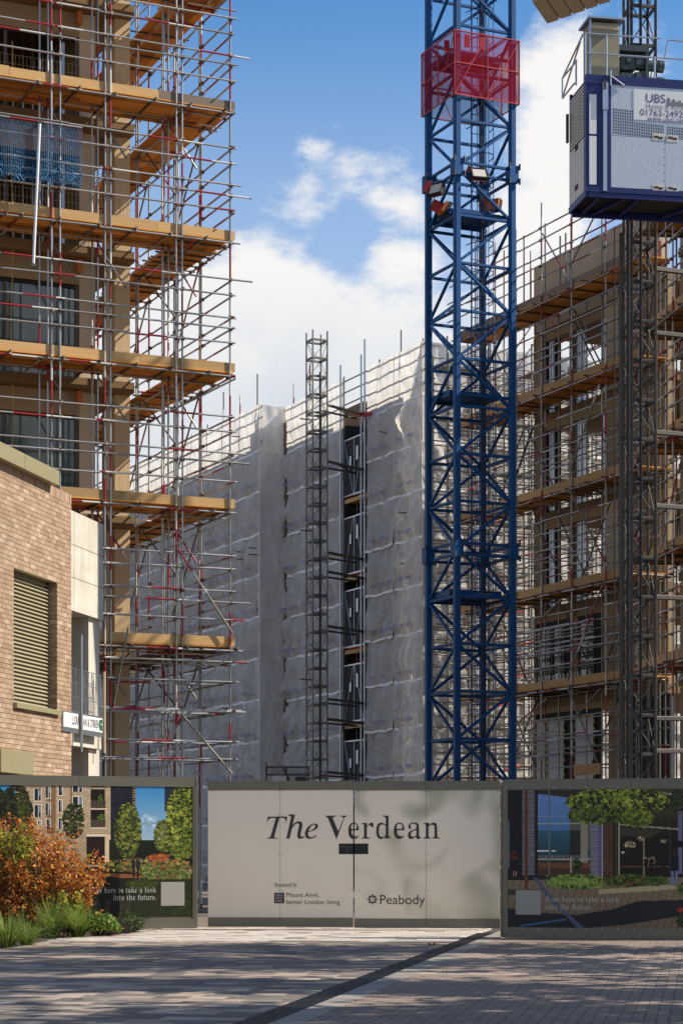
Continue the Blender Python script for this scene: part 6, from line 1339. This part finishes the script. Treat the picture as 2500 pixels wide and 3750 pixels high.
# dark plant container with mesh top behind the gates
def do_container():
    f = Fr(*px(972, 2800, 78)[:2], (1, 0), (0, 1)); t = thing('plant_trailer', f.p(1, .5, 0), 'black mesh sided trailer showing above the gates under the sheeting', 'trailer')
    z1 = uz(2806, 78)
    fbox('body', f, .0, 1.55, .1, 2, .5, z1 - .55, M['black'], t); fbox('top_rail', f, 0, 1.6, 0, .06, z1 - .06, z1, M['dark_tube'], t); fbox('mid_rail', f, 0, 1.6, 0, .06, z1 - .34, z1 - .28, M['dark_tube'], t)
    for i in range(26): fbox('mesh_bar', f, .05 + i * .06, .066 + i * .06, .02, .035, z1 - .28, z1 - .06, M['dark_tube'], t)
    for a in (0, .75, 1.55): fbox('post', f, a, a + .05, 0, .06, .3, z1 + (.15 if a == 0 else .0), M['dark_tube'], t)
    fbox('cover', f, .25, .75, -.06, .3, z1 - .60, z1 - .36, M['boarding'], t); fbox('tank', f, 1.1, 1.5, -.08, .3, z1 - .62, z1 - .38, M['motor'], t)
    for a in (.35, 1.2): tube('wheel', f.p(a, -.02, .35), f.p(a, .2, .35), .35, M['black'], t)
do_container()

# ================================================================== PLANTS
M['leafcol'] = vcol_mat('leaf_colours', .55, translucent=.38)
def leaf_cloud(nm, pts, cols, size, parent, rnd, flat=.0, aspect=.5, fold=.25):
    """every leaf is its own small folded blade"""
    n = len(pts); co = np.zeros((n, 4, 3)); P = np.array(pts)
    d = np.array([[rnd.gauss(0, 1), rnd.gauss(0, 1), rnd.gauss(0, 1 - flat)] for _ in range(n)]); d /= np.linalg.norm(d, axis=1)[:, None]
    e = np.array([[rnd.gauss(0, 1), rnd.gauss(0, 1), rnd.gauss(0, 1 - flat)] for _ in range(n)]); e -= d * (e * d).sum(1)[:, None]; e /= np.linalg.norm(e, axis=1)[:, None]
    nr = np.cross(d, e); s = np.array([size * rnd.uniform(.6, 1.3) for _ in range(n)])[:, None]
    co[:, 0] = P; co[:, 1] = P + d * s * .5 + e * s * aspect * .5 + nr * s * fold * .3; co[:, 2] = P + d * s; co[:, 3] = P + d * s * .5 - e * s * aspect * .5 + nr * s * fold * .3
    F = np.arange(n * 4).reshape(n, 4)
    me = bpy.data.meshes.new(nm); me.vertices.add(n * 4); me.vertices.foreach_set('co', co.ravel()); me.loops.add(n * 4); me.loops.foreach_set('vertex_index', F.ravel())
    me.polygons.add(n); me.polygons.foreach_set('loop_start', np.arange(0, n * 4, 4)); me.update(calc_edges=True)
    at = me.color_attributes.new('Col', 'FLOAT_COLOR', 'CORNER'); C = np.ones((n, 4, 4)); C[:, :, :3] = np.array(cols)[:, None, :]; at.data.foreach_set('color', C.ravel())
    me.materials.append(M['leafcol']); return link(nm, me, parent)
M['twig'] = mat('twig_bark', (.09, .045, .025), .8, 0, .3, 20)
M['bark'] = mat('tree_bark', (.10, .08, .06), .9, 0, .35, 14, .6)
def do_bush():
    rnd = random.Random(51); Yc = 39.6; base = Vector((-6.15, Yc, 0))
    t = thing('beech_bush', base, 'large rust and orange leaved bush at left beside the hoarding', 'bush')
    st = MB(); pts = []; cols = []
    for k in range(190):
        x = rnd.uniform(-1.75, 1.45); y = rnd.uniform(-.8, .9); hmax = 2.03 - .16 * max(0, x - .1) ** 2 - .10 * abs(x + .2) + rnd.uniform(-.25, .12)
        if x > .7: hmax -= (x - .7) * .55
        p = base + Vector((x * .8, y * .8, 0)); lean = Vector((rnd.uniform(-.3, .35) + .25 * x, rnd.uniform(-.25, .25), 0))
        q = p + Vector((0, 0, hmax * .5)) + lean * .4; r = p + Vector((0, 0, hmax)) + lean
        st.tube(p, q, .012, 4, r2=.009); st.tube(q, r, .009, 4, r2=.004)
        for s in range(7):
            f = rnd.uniform(.12, .98); o = (p.lerp(q, f * 2) if f < .5 else q.lerp(r, f * 2 - 1)); tip = o + Vector((rnd.gauss(0, .17), rnd.gauss(0, .17), rnd.uniform(.02, .26))); st.tube(o, tip, .005, 3, r2=.003)
            for l in range(14):
                g = rnd.random(); w = o.lerp(tip, g) + Vector((rnd.gauss(0, .03), rnd.gauss(0, .03), rnd.gauss(0, .03))); pts.append(tuple(w))
                hx = w.x - base.x; green = (math.sin(w.x * 3.1 + 1.3) * math.sin(w.z * 2.6 + w.y * 2 + .6) > .42) or (hx < -.45 and w.z > 1.3 and rnd.random() < .45) or rnd.random() < .04
                c = rnd.choice(((.34, .34, .05), (.46, .40, .06), (.24, .28, .04))) if green else rnd.choice(((.58, .20, .035), (.66, .29, .055), (.44, .12, .022), (.72, .40, .10), (.32, .085, .02), (.62, .22, .04)))
                cols.append(c)
    tagit(st.build('stems', M['twig'], t), kind='stuff')
    tagit(leaf_cloud('foliage', pts, cols, .078, t, rnd, .2, .6), kind='stuff')
do_bush()
def grass_clump(u, v, h, n, spread, lab, seed, cols, nm='grass_clump'):
    Y = EYE * FOC / (v - HZ); b = px(u, v, Y); b.z = -.01; rnd = random.Random(seed); t = thing(nm, b, lab, 'grass', 'grass clumps at the edge of the bed')
    vs = []; fs = []; cl = []
    for k in range(n):
        w = rnd.uniform(0, 6.28); r = rnd.uniform(0, .10); hh = h * rnd.uniform(.55, 1.1); out = spread * rnd.uniform(.3, 1.1); d = Vector((math.cos(w), math.sin(w), 0)); sd = Vector((-d.y, d.x, 0)) * .008
        p0 = b + d * r; c = rnd.choice(cols); i0 = len(vs)
        for s in range(5):
            f = s / 4; p = p0 + d * out * f ** 1.25 + Vector((0, 0, hh * (f * 2.3 - 1.65 * f * f * (out / spread)))); ww = 1 - f * .9; vs += [p - sd * ww, p + sd * ww]
        for s in range(4): q = i0 + s * 2; fs.append((q, q + 1, q + 3, q + 2)); cl.append(c)
    m = MB(); m.add(vs, fs); me = m.mesh('blades', M['leafcol']); at = me.color_attributes.new('Col', 'FLOAT_COLOR', 'CORNER'); C = np.ones((len(fs), 4, 4)); C[:, :, :3] = np.array(cl)[:, None, :]; at.data.foreach_set('color', C.ravel())
    tagit(link('blades', me, t), kind='stuff')
GC = ((.15, .24, .035), (.22, .32, .05), (.30, .37, .07), (.40, .40, .14), (.10, .17, .03), (.17, .27, .04))
grass_clump(30, 3468, .40, 420, .75, 'arching green grass clump nearest the left edge', 1, GC)
grass_clump(100, 3462, .32, 240, .65, 'small green grass clump leaning onto the pale edging', 2, GC)
grass_clump(190, 3432, .46, 420, .72, 'tall striped grass clump below the orange bush', 3, GC + ((.40, .36, .2),))
grass_clump(285, 3430, .44, 420, .72, 'bright green grass clump in the middle of the bed edge', 4, GC)
def low_plant(u, v, rx, h, n, size, cols, nm, lab, cat, seed, fl=.55, asp=.9):
    Y = EYE * FOC / (v - HZ); b = px(u, v, Y); b.z = -.01; rnd = random.Random(seed); t = thing(nm, b, lab, cat); pts = []; cl = []; st = MB()
    for k in range(n):
        w = rnd.uniform(0, 6.28); r = rx * math.sqrt(rnd.random()); hh = h * (1 - (r / rx) ** 2 * .6) * rnd.uniform(.45, 1.05); p = b + Vector((r * math.cos(w), r * math.sin(w) * .8, hh)); pts.append(tuple(p)); cl.append(rnd.choice(cols))
        if k % 4 == 0: st.tube(b + Vector((r * .4 * math.cos(w), r * .4 * math.sin(w), 0)), p, .004, 3)
    tagit(st.build('stalks', M['twig'], t), kind='stuff'); tagit(leaf_cloud('leaves', pts, cl, size, t, rnd, fl, asp, .15), kind='stuff')
low_plant(372, 3428, .36, .42, 520, .085, ((.19, .28, .05), (.26, .34, .08), (.13, .21, .04)), 'lime_plant', 'low lime green round leaved plant at the bed corner', 'plant', 61)
low_plant(250, 3412, .34, .62, 380, .08, ((.16, .24, .04), (.11, .18, .03)), 'green_plant', 'fresh green leafy plant behind the grass clumps', 'plant', 64)
low_plant(462, 3416, .34, .42, 300, .07, ((.05, .10, .03), (.08, .14, .04), (.035, .07, .025)), 'dark_shrub', 'small dark green shrub at the right end of the bed', 'plant', 62, .3, .5)
def fern():
    rnd = random.Random(63); b = px(500, 3412, EYE * FOC / (3412 - HZ)); b.z = 0; t = thing('fern', b, 'feathery dark fern fronds at the tip of the planting bed', 'fern'); st = MB(); pts = []; cl = []
    for k in range(7):
        w = rnd.uniform(-.6, .9); L_ = rnd.uniform(.35, .55)
        pr = b.copy()
        for s in range(1, 9):
            f = s / 8; p = b + Vector((math.sin(w) * L_ * f, rnd.uniform(-.01, .01), L_ * (1.1 * f - .5 * f * f))); st.tube(pr, p, .004, 3); pr = p
            for e in range(5): pts.append(tuple(p)); cl.append(rnd.choice(((.05, .10, .03), (.09, .15, .05))))
    tagit(st.build('stalks', M['twig'], t), kind='stuff'); tagit(leaf_cloud('fronds', pts, cl, .06, t, rnd, .3, .35, .1), kind='stuff')
fern()
def litter():
    rnd = random.Random(71)
    for i, (u, v, lab) in enumerate(((1580, 3461, 'curled brown fallen leaf beside the far end of the drain'), (1535, 3664, 'flat orange fallen leaf on the block paving'), (573, 3413, 'tiny dark fallen leaf by the bed tip'), (290, 3661, 'brown leaf scrap on the pavers at lower left'))):
        Y = EYE * FOC / (v - HZ); b = px(u, v, Y); b.z = .0; m = MB(); s = .09 if i == 0 else .06; vs = []
        for k in range(8): w = k * math.pi / 4; r = s * (1 if k % 2 else .55); vs.append(b + Vector((r * math.cos(w), r * math.sin(w), .006 + (.03 if k % 2 else .0) * (1.6 if i == 0 else .3))))
        vs.append(b + Vector((0, 0, .012))); m.add(vs, [(k, (k + 1) % 8, 8) for k in range(8)]); M['deadleaf'] = M.get('deadleaf') or mat('dead_leaf', (.16, .07, .025), .8, 0, .3, 20)
        tagit(m.build('fallen_leaf', M['deadleaf'], None, b), lab, 'leaf', 'fallen leaves on the paving')
litter()

# unseen trees added right of the view to cast dappled shade on the paving
def tree(x, y, h, rx, rz, n, lab, seed):
    rnd = random.Random(seed); b = Vector((x, y, -.04)); t = thing('shade_tree', b, lab, 'tree', 'added shade trees beside the paving')
    tr = MB(); cz = h - rz; p = b
    for k in range(5): q = b + Vector((rnd.uniform(-.08, .08), rnd.uniform(-.08, .08), (k + 1) * cz / 5)); tr.tube(p, q, .22 - k * .025, 9, r2=.195 - k * .025); p = q
    tr.build('trunk', M['bark'], t); lm = MB(); cl = []; c = b + Vector((0, 0, cz)); clumps = []
    for k in range(34):
        while True:
            v = Vector((rnd.uniform(-1, 1), rnd.uniform(-1, 1), rnd.uniform(-1, 1)))
            if .1 < v.length < 1: break
        e = c + Vector((v.x * rx, v.y * rx, v.z * rz)); mid = c.lerp(e, .5) + Vector((0, 0, -.2)); s0 = b + Vector((0, 0, cz * rnd.uniform(.75, 1.0))); lm.tube(s0, mid, .06, 5, r2=.035); lm.tube(mid, e, .035, 4, r2=.012); clumps.append((e, rnd.uniform(.8, 1.35)))
    lm.build('limbs', M['bark'], t); pts = []; cols = []
    for k in range(n):
        e, r = clumps[rnd.randrange(len(clumps))]; pts.append((e.x + rnd.gauss(0, r * .42), e.y + rnd.gauss(0, r * .42), e.z + rnd.gauss(0, r * .36))); cols.append(rnd.choice(((.06, .10, .02), (.09, .13, .03), (.045, .08, .018), (.14, .13, .03))))
    tagit(leaf_cloud('crown', pts, cols, .34, t, rnd, .3, .75), kind='stuff')
for i, (x, y, h, rx, rz, n) in enumerate(((12.4, 15.5, 18.6, 2.5, 7.4, 4600), (11.6, 20.4, 19.0, 2.3, 7.6, 4400), (12.6, 25.2, 18.6, 2.2, 7.4, 4400), (11.8, 29.8, 18.8, 2.2, 7.5, 4400), (12.9, 33.9, 18.2, 2.0, 7.2, 4400))):
    tree(x, y, h, rx, rz, n, ('nearest', 'second', 'middle', 'fourth', 'farthest')[i] + ' of the tall unseen shade trees right of the view', 80 + i)
